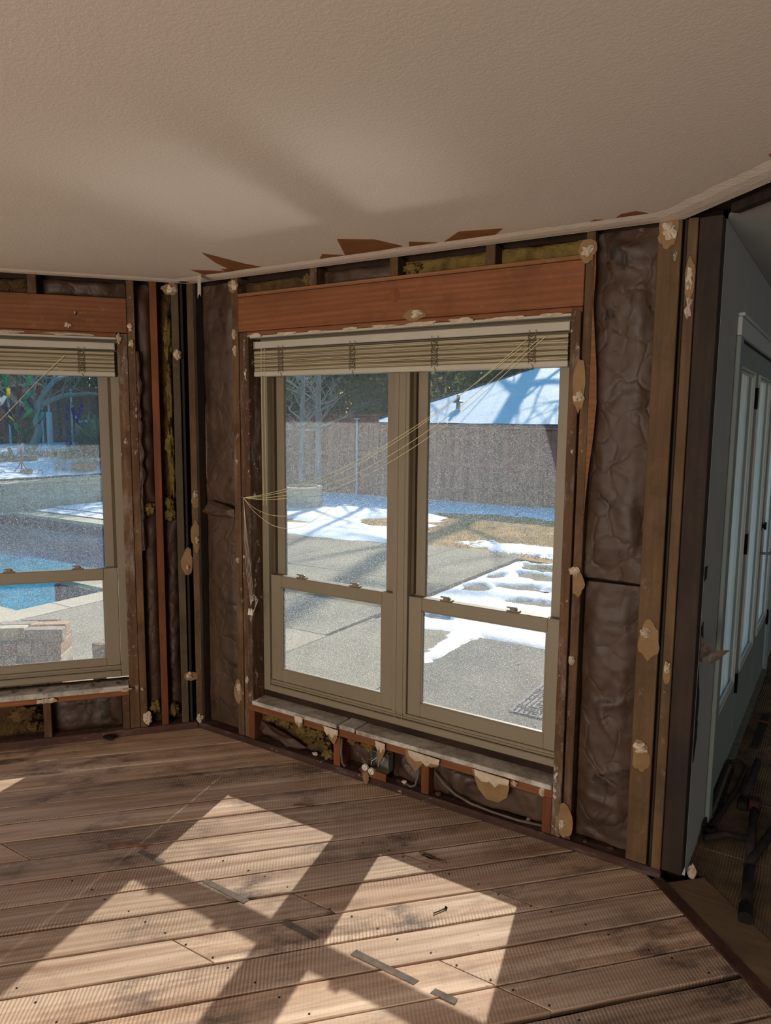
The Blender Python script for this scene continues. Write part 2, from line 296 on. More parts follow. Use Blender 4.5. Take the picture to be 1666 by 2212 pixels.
def m_water():
    t = NT('pool_water'); v = t.coord((1, 1.6, 1), rnd=False)
    b = t.n('ShaderNodeBsdfPrincipled'); b.inputs['Base Color'].default_value = (.25, .62, .78, 1); b.inputs['Roughness'].default_value = .04
    b.inputs['IOR'].default_value = 1.33; b.inputs['Specular IOR Level'].default_value = .5
    n = t.n('ShaderNodeTexNoise'); n.inputs['Scale'].default_value = 5; n.inputs['Detail'].default_value = 3; t.l(v, n.inputs[0]); bn = t.bump(n.outputs[0], .10, .05)
    gl = t.n('ShaderNodeBsdfGlossy'); gl.inputs['Roughness'].default_value = .03; t.l(bn, gl.inputs['Normal'])
    tr = t.n('ShaderNodeBsdfTransparent'); tr.inputs[0].default_value = (.45, .90, .97, 1)
    fr = t.n('ShaderNodeLayerWeight'); fr.inputs[0].default_value = .5; t.l(bn, fr.inputs['Normal'])
    pw = t.n('ShaderNodeMath', operation='POWER'); t.l(fr.outputs['Facing'], pw.inputs[0]); pw.inputs[1].default_value = 5
    mx = t.n('ShaderNodeMixShader'); t.l(pw.outputs[0], mx.inputs[0]); t.l(tr.outputs[0], mx.inputs[1]); t.l(gl.outputs[0], mx.inputs[2])
    t.l(mx.outputs[0], t.out.inputs[0]); t.t.nodes.remove(b); return t.m
MAT['water'] = m_water()
def m_pool():
    t = NT('blue_pool_plaster'); v = t.coord((1, 1, 1), rnd=False); vo = t.n('ShaderNodeTexVoronoi', feature='SMOOTH_F1'); vo.inputs['Scale'].default_value = 5; t.l(v, vo.inputs['Vector'])
    t.bsdf(t.ramp(t.noise(v, 6, 4, .6), [(.3, hexc(8, 112, 140)), (.7, hexc(44, 165, 186))]), .8); return t.m
MAT['pool'] = m_pool()
MAT['tile'] = noisy('dark_waterline_tile', hexc(56, 66, 84), hexc(78, 88, 104), 10, .2)
MAT['shingle'] = noisy('roof_shingles', hexc(74, 72, 72), hexc(104, 100, 98), 8, .6, 40, .01)
MAT['fascia'] = noisy('dark_fascia', hexc(62, 60, 62), hexc(80, 78, 78), 6, .2)
MAT['gutter'] = noisy('tan_trim', hexc(196, 170, 130), hexc(210, 184, 146), 6, .1)
def m_mat():
    t = NT('door_mat_rubber'); v = t.coord((1, 1, 1), rnd=False)
    br = t.n('ShaderNodeTexBrick'); br.inputs['Scale'].default_value = 14; br.inputs['Mortar Size'].default_value = .035; t.l(v, br.inputs[0])
    br.inputs['Color1'].default_value = (.10, .10, .10, 1); br.inputs['Color2'].default_value = (.16, .16, .16, 1); br.inputs['Mortar'].default_value = (.22, .22, .22, 1)
    t.bsdf(br.outputs[0], .8, t.bump(br.outputs['Fac'], .6, .004)); return t.m
MAT['mat'] = m_mat()

# ------------------------------------------------------------------ object helpers
def link(name, me, mat=None, parent=None, loc=None, rot=None):
    o = bpy.data.objects.new(name, me); COL.objects.link(o)
    if mat is not None and me is not None and not me.materials: me.materials.append(MAT[mat] if isinstance(mat, str) else mat)
    if parent: o.parent = parent
    if loc is not None: o.location = loc
    if rot is not None: o.rotation_euler = rot
    return o
def tag(o, label=None, cat=None, group=None, kind=None):
    if label: o['label'] = label
    if cat: o['category'] = cat
    if group: o['group'] = group
    if kind: o['kind'] = kind
    return o
def empty(name, loc=(0, 0, 0), rz=0, parent=None):
    o = bpy.data.objects.new(name, None); COL.objects.link(o); o.location = loc; o.rotation_euler = (0, 0, rz); o.empty_display_size = .1
    if parent: o.parent = parent
    return o
class MB:
    def __init__(s): s.v = []; s.f = []
    def add(s, vs, fs):
        b = len(s.v); s.v += [tuple(p) for p in vs]; s.f += [tuple(i+b for i in f) for f in fs]; return s
    def box(s, a, b, ch=0.0, jit=0.0):
        x0, y0, z0 = (min(a[i], b[i]) for i in range(3)); x1, y1, z1 = (max(a[i], b[i]) for i in range(3))
        ch = min(ch, (x1-x0)/2.2, (y1-y0)/2.2, (z1-z0)/2.2)
        if ch <= 0:
            vs = [(x, y, z) for z in (z0, z1) for x, y in ((x0, y0), (x1, y0), (x1, y1), (x0, y1))]
            return s.add(vs, [(3, 2, 1, 0), (4, 5, 6, 7), (0, 1, 5, 4), (1, 2, 6, 5), (2, 3, 7, 6), (3, 0, 4, 7)])
        vs = []; idx = {}
        for i, (sx, X, ix) in enumerate(((-1, x0, 1), (1, x1, -1))):
            for sy, Y, iy in ((-1, y0, 1), (1, y1, -1)):
                for sz, Z, iz in ((-1, z0, 1), (1, z1, -1)):
                    for ax in range(3):
                        p = [X+ix*ch, Y+iy*ch, Z+iz*ch]; p[ax] = (X, Y, Z)[ax]
                        idx[(sx, sy, sz, ax)] = len(vs); vs.append(tuple(p))
        fs = []
        cyc = ((-1, -1), (1, -1), (1, 1), (-1, 1))
        def key(ax, s_, a_, b_):
            k = [0, 0, 0]; k[ax] = s_; k[(ax+1) % 3] = a_; k[(ax+2) % 3] = b_; return (k[0], k[1], k[2], ax)
        for ax in range(3):
            for s_ in (-1, 1):
                f = [idx[key(ax, s_, a_, b_)] for a_, b_ in cyc]; fs.append(f if s_ > 0 else f[::-1])
        for ax in range(3):   # edges along axis ax
            o1, o2 = (ax+1) % 3, (ax+2) % 3
            for s1 in (-1, 1):
                for s2 in (-1, 1):
                    def kk(t, face): 
                        k = [0, 0, 0]; k[ax] = t; k[o1] = s1; k[o2] = s2; return idx[(k[0], k[1], k[2], face)]
                    f = [kk(-1, o1), kk(1, o1), kk(1, o2), kk(-1, o2)]
                    fs.append(f if s1*s2 < 0 else f[::-1])
        for sx in (-1, 1):
            for sy in (-1, 1):
                for sz in (-1, 1):
                    f = [idx[(sx, sy, sz, 0)], idx[(sx, sy, sz, 1)], idx[(sx, sy, sz, 2)]]
                    fs.append(f if sx*sy*sz > 0 else f[::-1])
        return s.add(vs, fs)
    def prism(s, poly, z0, z1, ch=0.0):
        n = len(poly); cx = sum(p[0] for p in poly)/n; cy = sum(p[1] for p in poly)/n
        def ins(p):
            d = math.hypot(p[0]-cx, p[1]-cy) or 1; return (p[0]-(p[0]-cx)/d*ch*1.4, p[1]-(p[1]-cy)/d*ch*1.4)
        vs = [(x, y, z0) for x, y in poly]+[(x, y, z1-ch) for x, y in poly]
        fs = [tuple(range(n))[::-1]]+[(i, (i+1) % n, n+(i+1) % n, n+i) for i in range(n)]
        if ch > 0:
            vs += [(*ins(p), z1) for p in poly]; fs += [(n+i, n+(i+1) % n, 2*n+(i+1) % n, 2*n+i) for i in range(n)]; fs.append(tuple(range(2*n, 3*n)))
        else: fs.append(tuple(range(n, 2*n)))
        return s.add(vs, fs)
    def tube(s, pts, rad, seg=8, caps=True):
        pts = [Vector(p) for p in pts]; n = len(pts); rad = rad if isinstance(rad, (list, tuple)) else [rad]*n
        base = len(s.v); up = None; fs = []
        for i, p in enumerate(pts):
            d = (pts[min(i+1, n-1)]-pts[max(i-1, 0)]).normalized()
            if up is None: up = d.orthogonal().normalized()
            up = (up-d*up.dot(d)); up = up.normalized() if up.length > 1e-6 else d.orthogonal().normalized()
            q = d.cross(up)
            for k in range(seg):
                a = 2*PI*k/seg; s.v.append(tuple(p+(up*math.cos(a)+q*math.sin(a))*rad[i]))
        for i in range(n-1):
            for k in range(seg):
                a = base+i*seg+k; b = base+i*seg+(k+1) % seg; fs.append((a, b, b+seg, a+seg))
        if caps: fs.append(tuple(base+k for k in range(seg))[::-1]); fs.append(tuple(base+(n-1)*seg+k for k in range(seg)))
        s.f += fs; return s
    def lathe(s, prof, seg=20, M=None):
        base = len(s.v); n = len(prof)
        for r, z in prof:
            for k in range(seg):
                a = 2*PI*k/seg; p = Vector((r*math.cos(a), r*math.sin(a), z)); s.v.append(tuple(M @ p if M else p))
        for i in range(n-1):
            for k in range(seg):
                a = base+i*seg+k; b = base+i*seg+(k+1) % seg; s.f.append((a, b, b+seg, a+seg))
        s.f.append(tuple(base+k for k in range(seg))[::-1]); s.f.append(tuple(base+(n-1)*seg+k for k in range(seg))); return s
    def grid(s, fn, nu, nv):
        base = len(s.v)
        for j in range(nv+1):
            for i in range(nu+1): s.v.append(tuple(fn(i/nu, j/nv)))
        for j in range(nv):
            for i in range(nu):
                a = base+j*(nu+1)+i; s.f.append((a, a+1, a+nu+2, a+nu+1))
        return s
    def mesh(s, name, smooth=False):
        me = bpy.data.meshes.new(name); me.from_pydata(s.v, [], s.f); me.update()
        if smooth: me.polygons.foreach_set('use_smooth', [True]*len(me.polygons))
        return me
    def obj(s, name, mat, parent=None, smooth=False, **kw):
        return link(name, s.mesh(name, smooth), mat, parent, **kw)
def nz(x, y=0, z=0, sc=1.0): return noise.noise(Vector((x*sc, y*sc, z*sc)))
def lumber(name, a, b, mat, parent, ch=.002, lean=None, split=8):
    """a sawn piece with slight wander; subdivided along its longest axis"""
    m = MB(); m.box(a, b, ch); o = m.obj(name, mat, parent)
    if lean:
        ax = 2; z0 = min(a[2], b[2]); z1 = max(a[2], b[2])
        for v in o.data.vertices:
            t = (v.co.z-z0)/(z1-z0); v.co.x += lean[0]*t; v.co.y += lean[1]*t
    return o
# irregular chip: torn piece of drywall / paper lying against plane y=const of a wall frame
def blob_poly(cx, cz, w, h, n=16, rough=.28, seed=0):
    r = random.Random(seed); pts = []; n = max(n, 20)
    for i in range(n):
        a = 2*PI*i/n; k = 1+rough*1.5*nz(math.cos(a)*1.5+seed, math.sin(a)*1.5, seed*.37)+rough*.35*(r.random()*2-1); pts.append((cx+w/2*math.cos(a)*k, cz+h/2*math.sin(a)*k))
    return pts
def chip(name, poly, y0, th, mat, parent, bulge=.0, seed=0, axis='y'):
    """plate with outline poly (x,z) from y0 (back) to y0-th (front), front domed and roughened"""
    r = random.Random(seed); n = len(poly); cx = sum(p[0] for p in poly)/n; cz = sum(p[1] for p in poly)/n
    vs = []; fs = []
    for p in poly: vs.append((p[0], y0, p[1]))
    for p in poly: vs.append((p[0], y0-th*(.6+.4*r.random()), p[1]))
    for p in poly: vs.append((cx+(p[0]-cx)*r.uniform(.4, .8), y0-th-bulge*(.1+1.2*r.random()), cz+(p[1]-cz)*r.uniform(.4, .8)))
    vs.append((cx, y0-th-bulge*.8, cz))
    for i in range(n):
        j = (i+1) % n; fs += [(i, j, n+j, n+i), (n+i, n+j, 2*n+j, 2*n+i), (2*n+i, 2*n+j, 3*n)]
    fs.append(tuple(range(n))[::-1]); m = MB().add(vs, fs)
    if axis == 'z': m.v = [(v[0], v[2], v[1]) for v in m.v]
    return m.obj(name, mat, parent)
def dab(cx, cz, w, h, parent, y=0.0, seed=None, paper=None):
    w *= .85; h *= .85
    seed = R.randrange(9999) if seed is None else seed
    if paper:
        pw, ph, dx, dz = paper
        chip('drywall_scrap', blob_poly(cx+dx, cz+dz, pw*.9, ph*.95, 17, .22, seed+5), y-.0005, .003, 'drywall_paper', parent, .001, seed)
        y -= .004
    chip('plaster_dab', blob_poly(cx, cz, w, h, 22, .42, seed), y-.0005, .004, 'plaster', parent, .008, seed)
def batt(x0, x1, z0, z1, parent, y=.03, mat='kraft', amp=.018, seed=0, tilt=0, name='insulation_batt', puff=.02):
    m = MB(); nu = max(6, int((x1-x0)/.012)); nv = max(6, int((z1-z0)/.012)); nu = min(nu, 60); nv = min(nv, 140)
    def fn(u, v):
        x = x0+(x1-x0)*u; z = z0+(z1-z0)*v
        edge = min(u, 1-u)*2; e2 = min(v, 1-v)*2
        d = puff*min(1, edge*2.2)*min(1, e2*5)
        a = noise.turbulence(Vector((x*7+seed, z*4.5, seed*1.3)), 4, False)*amp*1.6 + abs(nz(x*16+seed*3, z*22, 0))*amp*.7
        a *= .55
        w1 = max(0, 1-abs(nz(x*4+seed, z*5+x*3, 3.3))*11); w2 = max(0, 1-abs(nz(x*9+seed*2, z*7-x*6, 7.7))*8)
        cr = (w1+.6*w2)*amp*.75*max(0, .3+nz(x*2, z*2.2, seed)*2.2)   # creases gathered in places
        return (x, y-d-a*.9-cr*edge+amp, z)
    m.grid(fn, nu, nv)
    # sides back to the sheathing
    b = len(m.v); m.v += [(x0, .088, z0), (x1, .088, z0), (x1, .088, z1), (x0, .088, z1)]
    c0, c1, c2, c3 = 0, nu, (nu+1)*(nv+1)-1, (nu+1)*nv
    m.f += [(b, b+1, c1, c0), (b+1, b+2, c2, c1), (b+2, b+3, c3, c2), (b+3, b, c0, c3)]
    return m.obj(name, mat, parent, smooth=True)
def fluff(cx, cy, cz, sx, sy, sz, parent, mat='fiber', seed=0, name='glass_fibre_tuft', n=1):
    m = MB()
    def fn(u, v):
        th = u*2*PI; ph = (v-.5)*PI; d = Vector((math.cos(th)*math.cos(ph), math.sin(th)*math.cos(ph), math.sin(ph)))
        k = 1+.55*noise.turbulence(d*2.4+Vector((seed, seed*.7, 0)), 4, False)-.2
        return (cx+d.x*sx/2*k, cy+d.y*sy/2*k, cz+d.z*sz/2*k)
    m.grid(fn, 22, 14); return m.obj(name, mat, parent, smooth=True)

# ================================================================== STRUCTURE: the walls
L = 2.45; H = 2.44
wf = tag(empty('wall_front'), kind='structure'); wl = tag(empty('wall_left', rz=AL), kind='structure')
NLX, NLY = -math.sin(AL), math.cos(AL)
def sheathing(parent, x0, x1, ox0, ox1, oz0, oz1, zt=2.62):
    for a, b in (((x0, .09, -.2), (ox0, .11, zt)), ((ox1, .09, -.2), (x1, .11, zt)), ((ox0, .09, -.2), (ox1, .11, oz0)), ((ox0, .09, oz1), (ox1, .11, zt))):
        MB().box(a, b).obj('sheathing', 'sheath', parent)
# front wall
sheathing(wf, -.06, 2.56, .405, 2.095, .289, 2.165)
lumber('bottom_plate', (.0, -.004, 0), (2.50, .089, .036), 'plate', wf, .003)
def stud(x0, x1, mat='stud', parent=wf, z0=.037, z1=2.438, y0=0.0, y1=.089, name='stud', lean=None):
    return lumber(name, (x0, y0, z0), (x1, y1, z1), mat, parent, .0025, lean)
stud(.298, .341, 'stud'); stud(.345, .375, 'jamb', z1=2.168, name='jack_stud', y0=.004); stud(.376, .408, 'jamb', z0=.233, z1=2.168, name='jack_stud', y0=.0)
stud(2.062, 2.100, 'jamb', z1=2.168, name='jack_stud'); stud(2.108, 2.142, 'stud', y0=.003)
stud(2.366, 2.445, 'stud_pale'); stud(2.452, 2.462, 'stud_dark', y0=.006); stud(2.464, 2.498, 'stud_pale', y0=-.004); stud(2.500, 2.574, 'stud_dark', y0=.004, y1=.10)  # narrow dark strip stands in for the shaded gap between the pale studs
stud(.004, .03, 'stud_dark', y0=.01)  # dark strip put in for the black shaded gap at the corner
lumber('header', (.343, 0, 2.172), (2.106, .089, 2.340), 'header', wf); lumber('header_ledge', (.343, -.002, 2.342), (2.106, .089, 2.358), 'ledge', wf)
lumber('header_strip', (.40, .002, 2.150), (2.104, .03, 2.170), 'header', wf)
for x in (.80, 1.243, 1.70): stud(x, x+.042, 'stud', z0=2.359, z1=2.438, name='cripple_stud')
lumber('head_liner', (.412, .006, 2.138), (2.060, .089, 2.149), 'blind_rail', wf)
for i in range(9):
    x = .46+i*.19; chip('plaster_dab', blob_poly(x, 2.15+R.uniform(-.004, .004), R.uniform(.08, .16), R.uniform(.01, .022), 12, .35, i), -.0, .003, 'plaster', wf, .003, i)
# knot in the header
m = MB(); m.lathe([(.030, 0), (.026, .0012), (.018, .0015), (.012, .0022), (.0, .0022)], 16, Matrix.Translation((1.27, 0, 2.275)) @ Matrix.Rotation(PI/2, 4, 'X')); m.obj('knot', 'stud_red', wf)
# rough sill, painted stool board and cripples
lumber('rough_sill', (.3755, -.002, .195), (2.0615, .089, .232), 'header', wf)
for x0, x1, dz, yy in ((.41, .965, 0, -.012), (.985, 1.075, .006, -.016), (1.080, 2.060, 0, -.010)):
    lumber('stool_board', (x0, yy, .233+dz), (x1, .10, .255+dz), 'sill', wf, .003)
for x in (.376, .940, 1.440, 2.021): stud(x, x+.04, 'stud_red', z1=.194, name='cripple_stud')
# insulation
batt(.035, .296, 1.26, 2.43, wf, .045, seed=1); batt(.035, .296, .04, 1.235, wf, .050, seed=2, amp=.012)
batt(2.143, 2.364, 1.13, 2.435, wf, .030, seed=3, amp=.016); batt(2.150, 2.362, .05, 1.115, wf, .034, seed=4, amp=.016)
chip('drywall_scrap', [(.04, 1.235), (.10, 1.30), (.2, 1.285), (.28, 1.265), (.285, 1.22), (.2, 1.215), (.1, 1.218)], .03, .02, 'kraft', wf, .012, 3)
for x0, x1, ma, se in ((.346, .80, 'fiber_dark', 5), (.845, 1.24, 'kraft', 6), (1.288, 1.70, 'fiber', 7), (1.745, 2.105, 'fiber', 8)):
    batt(x0, x1, 2.362, 2.425 if ma != 'fiber_dark' else 2.42, wf, .045, ma, .022, se)
fluff(.76, .04, 2.395, .07, .05, .05, wf, 'fiber', 2); fluff(1.34, .035, 2.39, .10, .05, .05, wf, 'fiber', 4)
batt(.415, .938, .04, .19, wf, .05, 'fiber_dark', .03, 11); batt(.985, 1.19, .04, .15, wf, .06, 'kraft', .03, 12); batt(1.25, 1.438, .04, .19, wf, .035, 'kraft', .03, 13)
batt(1.485, 2.028, .045, .188, wf, .03, 'kraft', .024, 14, puff=.03)
for i, (x, z, s) in enumerate(((.50, .165, .10), (.60, .16, .12), (.72, .14, .13), (.84, .10, .12), (.80, .15, .11), (1.03, .165, .07), (1.12, .165, .09), (.88, .06, .10), (1.22, .16, .08))):
    fluff(x, .045, z, s, .06, s*.55, wf, 'fiber', i+20)
chip('drywall_scrap', [(.46, .15), (.52, .135), (.68, .10), (.76, .07), (.70, .05), (.55, .07), (.44, .10)], .02, .012, 'kraft', wf, .02, 6)
# plaster dabs and drywall scraps on the front wall
for x, z, w_, h_, p in ((.318, 2.40, .05, .05, (.07, .07, 0, 0)), (.318, 2.16, .028, .05, None), (.32, 2.08, .026, .05, None), (.315, .30, .03, .08, (.06, .13, -.01, -.02)), (.322, 1.52, .02, .03, None), (.37, .36, .02, .05, None), (.318, 1.0, .02, .03, None),
                        (1.385, 2.19, .06, .035, (.12, .05, -.01, -.005)), (2.105, 1.83, .04, .05, (.055, .25, .0, .05)), (2.118, 1.16, .04, .05, (.055, .10, .015, -.05)), (2.12, .80, .035, .04, None), (2.118, 2.37, .05, .05, (.07, .09, .0, -.0)),
                        (2.405, 2.40, .055, .08, (.08, .11, -.005, 0)), (2.40, .96, .045, .05, (.085, .15, .01, -.03)), (2.40, .505, .06, .05, (.075, .14, .005, -.03)), (2.48, 2.23, .03, .09, (.04, .16, 0, 0)), (2.482, 2.14, .03, .08, None), (2.482, .84, .028, .06, (.03, .10, 0, -.02)), (2.479, .745, .012, .012, None),
                        (2.428, 2.315, .014, .04, None), (2.108, .10, .03, .05, (.07, .16, .01, .02))):
    yy = -.0045 if x > 2.46 else -.0005
    dab(x, z, w_, h_, wf, yy, None, p)
# scraps hanging from the sill edge
for poly, se in (([(.88, .235), (.975, .225), (.975, .19), (.955, .15), (.93, .17), (.91, .2)], 1), ([(.70, .248), (.76, .238), (.755, .2), (.735, .18), (.71, .205)], 2), ([(1.195, .235), (1.25, .232), (1.255, .20), (1.235, .15), (1.215, .12), (1.21, .18)], 3),
                 ([(1.36, .236), (1.50, .232), (1.54, .226), (1.535, .195), (1.50, .182), (1.46, .19), (1.42, .14), (1.375, .18)], 4), ([(1.70, .235), (1.86, .232), (1.88, .20), (1.87, .15), (1.83, .115), (1.775, .115), (1.735, .15), (1.72, .19)], 5)):
    chip('drywall_scrap', poly, -.0125, .004, 'drywall_paper', wf, .002, se)
    cx = sum(p[0] for p in poly)/len(poly); w_ = max(p[0] for p in poly)-min(p[0] for p in poly); zt = max(p[1] for p in poly)
    chip('plaster_dab', [(cx-w_*.46, zt), (cx+w_*.46, zt-.004), (cx+w_*.44, zt-.03), (cx+w_*.2, zt-.035), (cx+w_*.1, zt-.055), (cx-w_*.1, zt-.03), (cx-w_*.25, zt-.045), (cx-w_*.42, zt-.025)], -.0165, .003, 'plaster', wf, .004, se+9)
dab(2.02, .215, .03, .05, wf, -.002); dab(1.90, .222, .03, .025, wf, -.0115)
# torn drywall strip down the king stud at the right of the window
m = MB(); pts = [(.0, 2.42), (.006, 2.3), (.003, 2.2), (.010, 2.0), (.018, 1.9), (.022, 1.8), (.018, 1.72), (.010, 1.6), (.004, 1.45), (0, 1.30)]
m.grid(lambda u, v: (2.1435+pts[min(int(v*9), 9)][0]*u*1.3, -.002-.006*u*math.sin(v*9), 2.42-v*1.1), 2, 9); m.obj('paper_strip', 'ledge', wf)

# left wall: local x = -u
def lx(u): return -u
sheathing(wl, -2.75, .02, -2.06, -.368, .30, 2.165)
lumber('bottom_plate', (-2.7, -.004, 0), (.0, .089, .04), 'plate', wl, .003); 
def lstud(u0, u1, mat='stud', z0=.041, z1=2.438, y0=0., y1=.089, name='stud', lean=None): return lumber(name, (-u1, y0, z0), (-u0, y1, z1), mat, wl, .0025, lean)
lstud(.278, .315, 'stud'); lstud(.317, .368, 'jamb', z1=2.168, name='jack_stud', y0=.002)
lstud(.166, .203, 'stud_red', y0=-.002, lean=(-.0, 0)); lstud(.057, .094, 'stud_grey', y0=.0); lstud(.035, .050, 'stud_dark', y0=.012)
lstud(-.040, .014, 'stud_pale', y0=-.004, z0=.001); lstud(2.062, 2.10, 'jamb', z1=2.168, name='jack_stud'); lstud(2.11, 2.15, 'stud'); lstud(2.5, 2.54, 'stud')
lumber('header', (-2.10, 0, 2.172), (-.317, .089, 2.345), 'header', wl); lumber('header_strip', (-2.06, .002, 2.150), (-.37, .03, 2.170), 'header', wl)
for u in (.735, 1.2, 1.6): lstud(u, u+.042, 'stud', 2.346, 2.438, name='cripple_stud')
lumber('head_liner', (-2.06, .006, 2.138), (-.372, .089, 2.149), 'blind_rail', wl)
lumber('rough_sill', (-2.10, -.002, .232), (-.369, .089, .262), 'header', wl); lumber('stool_board', (-2.06, -.012, .263), (-.37, .11, .292), 'sill', wl, .003)
for u in (.370, .765, 1.2, 1.65): lstud(u, u+.038, 'stud', z1=.231, name='cripple_stud')
batt(-.735, -.32, 2.35, 2.43, wl, .055, 'kraft', .02, 30); batt(-1.2, -.78, 2.35, 2.42, wl, .05, 'fiber_dark', .03, 31)
batt(-.276, -.205, 1.26, 2.43, wl, .04, 'kraft', .02, 32); batt(-.276, -.205, .045, 1.22, wl, .045, 'kraft', .022, 33)
batt(-.165, -.095, 1.26, 2.43, wl, .05, 'fiber_dark', .02, 34); batt(-.165, -.095, .045, 1.22, wl, .05, 'kraft', .025, 35)
batt(-.763, -.415, .045, .228, wl, .05, 'kraft', .02, 36); batt(-1.2, -.805, .045, .228, wl, .05, 'fiber_dark', .03, 37)
for i, (u, z, sx, sz) in enumerate(((.115, 2.15, .05, .25), (.115, 1.85, .04, .35), (.12, 1.6, .05, .2), (.235, 1.25, .07, .07), (.13, 1.22, .08, .07), (.13, 1.28, .06, .08), (.11, 1.45, .04, .3), (.235, .14, .07, .08), (.14, .11, .07, .08), (.9, .17, .16, .09), (.85, .10, .10, .06))):
    fluff(-u, .035, z, sx, .05, sz, wl, 'fiber' if i < 9 else 'fiber_dark', i+40)
m = MB(); m.grid(lambda u, v: (-.277+(.012+.016*abs(nz(v*9, 3))*2.2)*u, .004-.010*math.sin(u*PI)*abs(nz(2, v*9))*2+.004*nz(u*3, v*30), 2.08-v*1.05), 4, 60); m.obj('paper_strip', 'kraft', wl)
for u, z, w_, h_, p in ((.09, 2.405, .05, .05, (.09, .07, .01, 0)), (.30, 2.20, .03, .045, None), (.298, 2.12, .03, .05, None), (.60, 2.20, .035, .035, None), (.56, 2.26, .01, .025, None), (.07, 2.07, .035, .06, (.05, .06, .0, .0)), (-.005, 1.33, .022, .05, (.05, .10, .0, -.03)), (-.01, 1.08, .022, .05, (.05, .2, .008, .02)),
                       (.045, .93, .02, .03, (.07, .15, .0, .03)), (.05, .315, .04, .05, (.09, .05, -.01, -.005)), (.30, .26, .02, .025, None), (.277, .09, .05, .07, None), (.0, .06, .04, .06, None), (.38, .27, .08, .02, None), (.80, .25, .07, .035, None), (.76, .25, .07, .03, None), (.36, 2.14, .03, .06, None), (.9, 2.155, .2, .02, None), (.6, 2.155, .25, .014, None)):
    yy = -.0125 if (z < .28 and u > .36) else -.0045 if u < .02 else -.001
    dab(-u, z, w_, h_, wl, yy, None, (p[0], p[1], -p[2], p[3]) if p else None)

# ================================================================== windows (twin double-hung units)
def window(name, parent_loc, rz, sign):
    """twin unit in wall frame; sign=+1: x from .41 to 2.09, -1 mirrored (left wall)"""
    W = tag(empty(name, parent_loc, rz), kind='structure')
    X = (lambda a: a) if sign > 0 else (lambda a: -a+.045)
    zb = .29 if sign > 0 else .315
    def bx(m, x0, x1, y0, y1, z0, z1, ch=.002): m.box((X(x0), y0, z0), (X(x1), y1, z1), ch)
    m = MB()
    bx(m, .412, .455, .084, .17, zb, 2.135); bx(m, 2.045, 2.088, .084, .17, zb, 2.135); bx(m, .412, 2.088, .084, .17, 2.136, 2.166); bx(m, .455, 2.045, .084, .17, 2.085, 2.135)
    bx(m, .455, 2.045, .080, .17, zb, zb+.035, .004); bx(m, .455, 2.045, .090, .17, zb+.036, zb+.062, .003); bx(m, .455, 2.045, .084, .092, zb+.044, zb+.050, .001)
    m.obj('frame', 'vinyl', W)
    m = MB(); bx(m, 1.222, 1.302, .086, .17, zb+.062, 2.085); bx(m, 1.243, 1.247, .0835, .088, zb+.03, 2.085, .0005); bx(m, 1.280, 1.284, .0835, .088, zb+.03, 2.085, .0005); m.obj('mullion', 'vinyl', W)
    for x0, x1 in ((.455, 1.222), (1.302, 2.045)):
        # balance tracks beside the upper sash, recess shade put into a darker vinyl
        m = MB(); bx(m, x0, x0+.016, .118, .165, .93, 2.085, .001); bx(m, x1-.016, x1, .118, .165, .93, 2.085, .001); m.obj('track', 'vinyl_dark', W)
        us = empty('upper_sash', parent=W); ls = empty('lower_sash', parent=W)
        m = MB(); a, b = x0+.017, x1-.017; y0, y1 = .135, .160
        bx(m, a, a+.050, y0, y1, .875, 2.08); bx(m, b-.050, b, y0, y1, .875, 2.08); bx(m, a+.05, b-.05, y0, y1, .875, .92); bx(m, a+.05, b-.05, y0, y1, 2.03, 2.08); m.obj('sash_frame', 'vinyl', us)
        m = MB(); m.box((X(a+.048), .146, .918), (X(b-.048), .150, 2.032)); m.obj('pane', 'glass', us)
        m = MB(); a, b = x0+.003, x1-.003; y0, y1 = .096, .130; zl = zb+.063
        st = .074 if True else 0
        bx(m, a, a+.070, y0, y1, zl, .925); bx(m, b-.062, b, y0, y1, zl, .925); bx(m, a+.07, b-.062, y0, y1, zl, .418); bx(m, a+.07, b-.062, y0, y1, .865, .925, .003)
        m.obj('sash_frame', 'vinyl', ls)
        m = MB(); bx(m, a+.066, a+.078, .099, .104, .41, .872, .001); bx(m, b-.070, b-.058, .099, .104, .41, .872, .001); bx(m, a+.07, b-.07, .099, .106, .412, .424, .001); bx(m, a+.07, b-.07, .099, .106, .860, .870, .001); m.obj('glazing_bead', 'vinyl', ls)
        m = MB(); m.box((X(a+.068), .112, .416), (X(b-.06), .116, .867)); m.obj('pane', 'glass', ls)
        for fx in (.26, .70):
            xc = X(a+(b-a)*fx); m = MB(); m.box((xc-.030, .100, .9255), (xc+.030, .128, .932), .002)
            m.lathe([(.017, 0), (.017, .008), (.012, .011), (.0, .011)], 14, Matrix.Translation((xc, .114, .932))); m.box((xc-.028, .100, .940), (xc+.014, .112, .947), .002)
            m.obj('latch', 'vinyl', ls)
    return W
window('window_2', (0, 0, 0), 0, 1); window('window_1', (0, 0, 0), AL, -1)

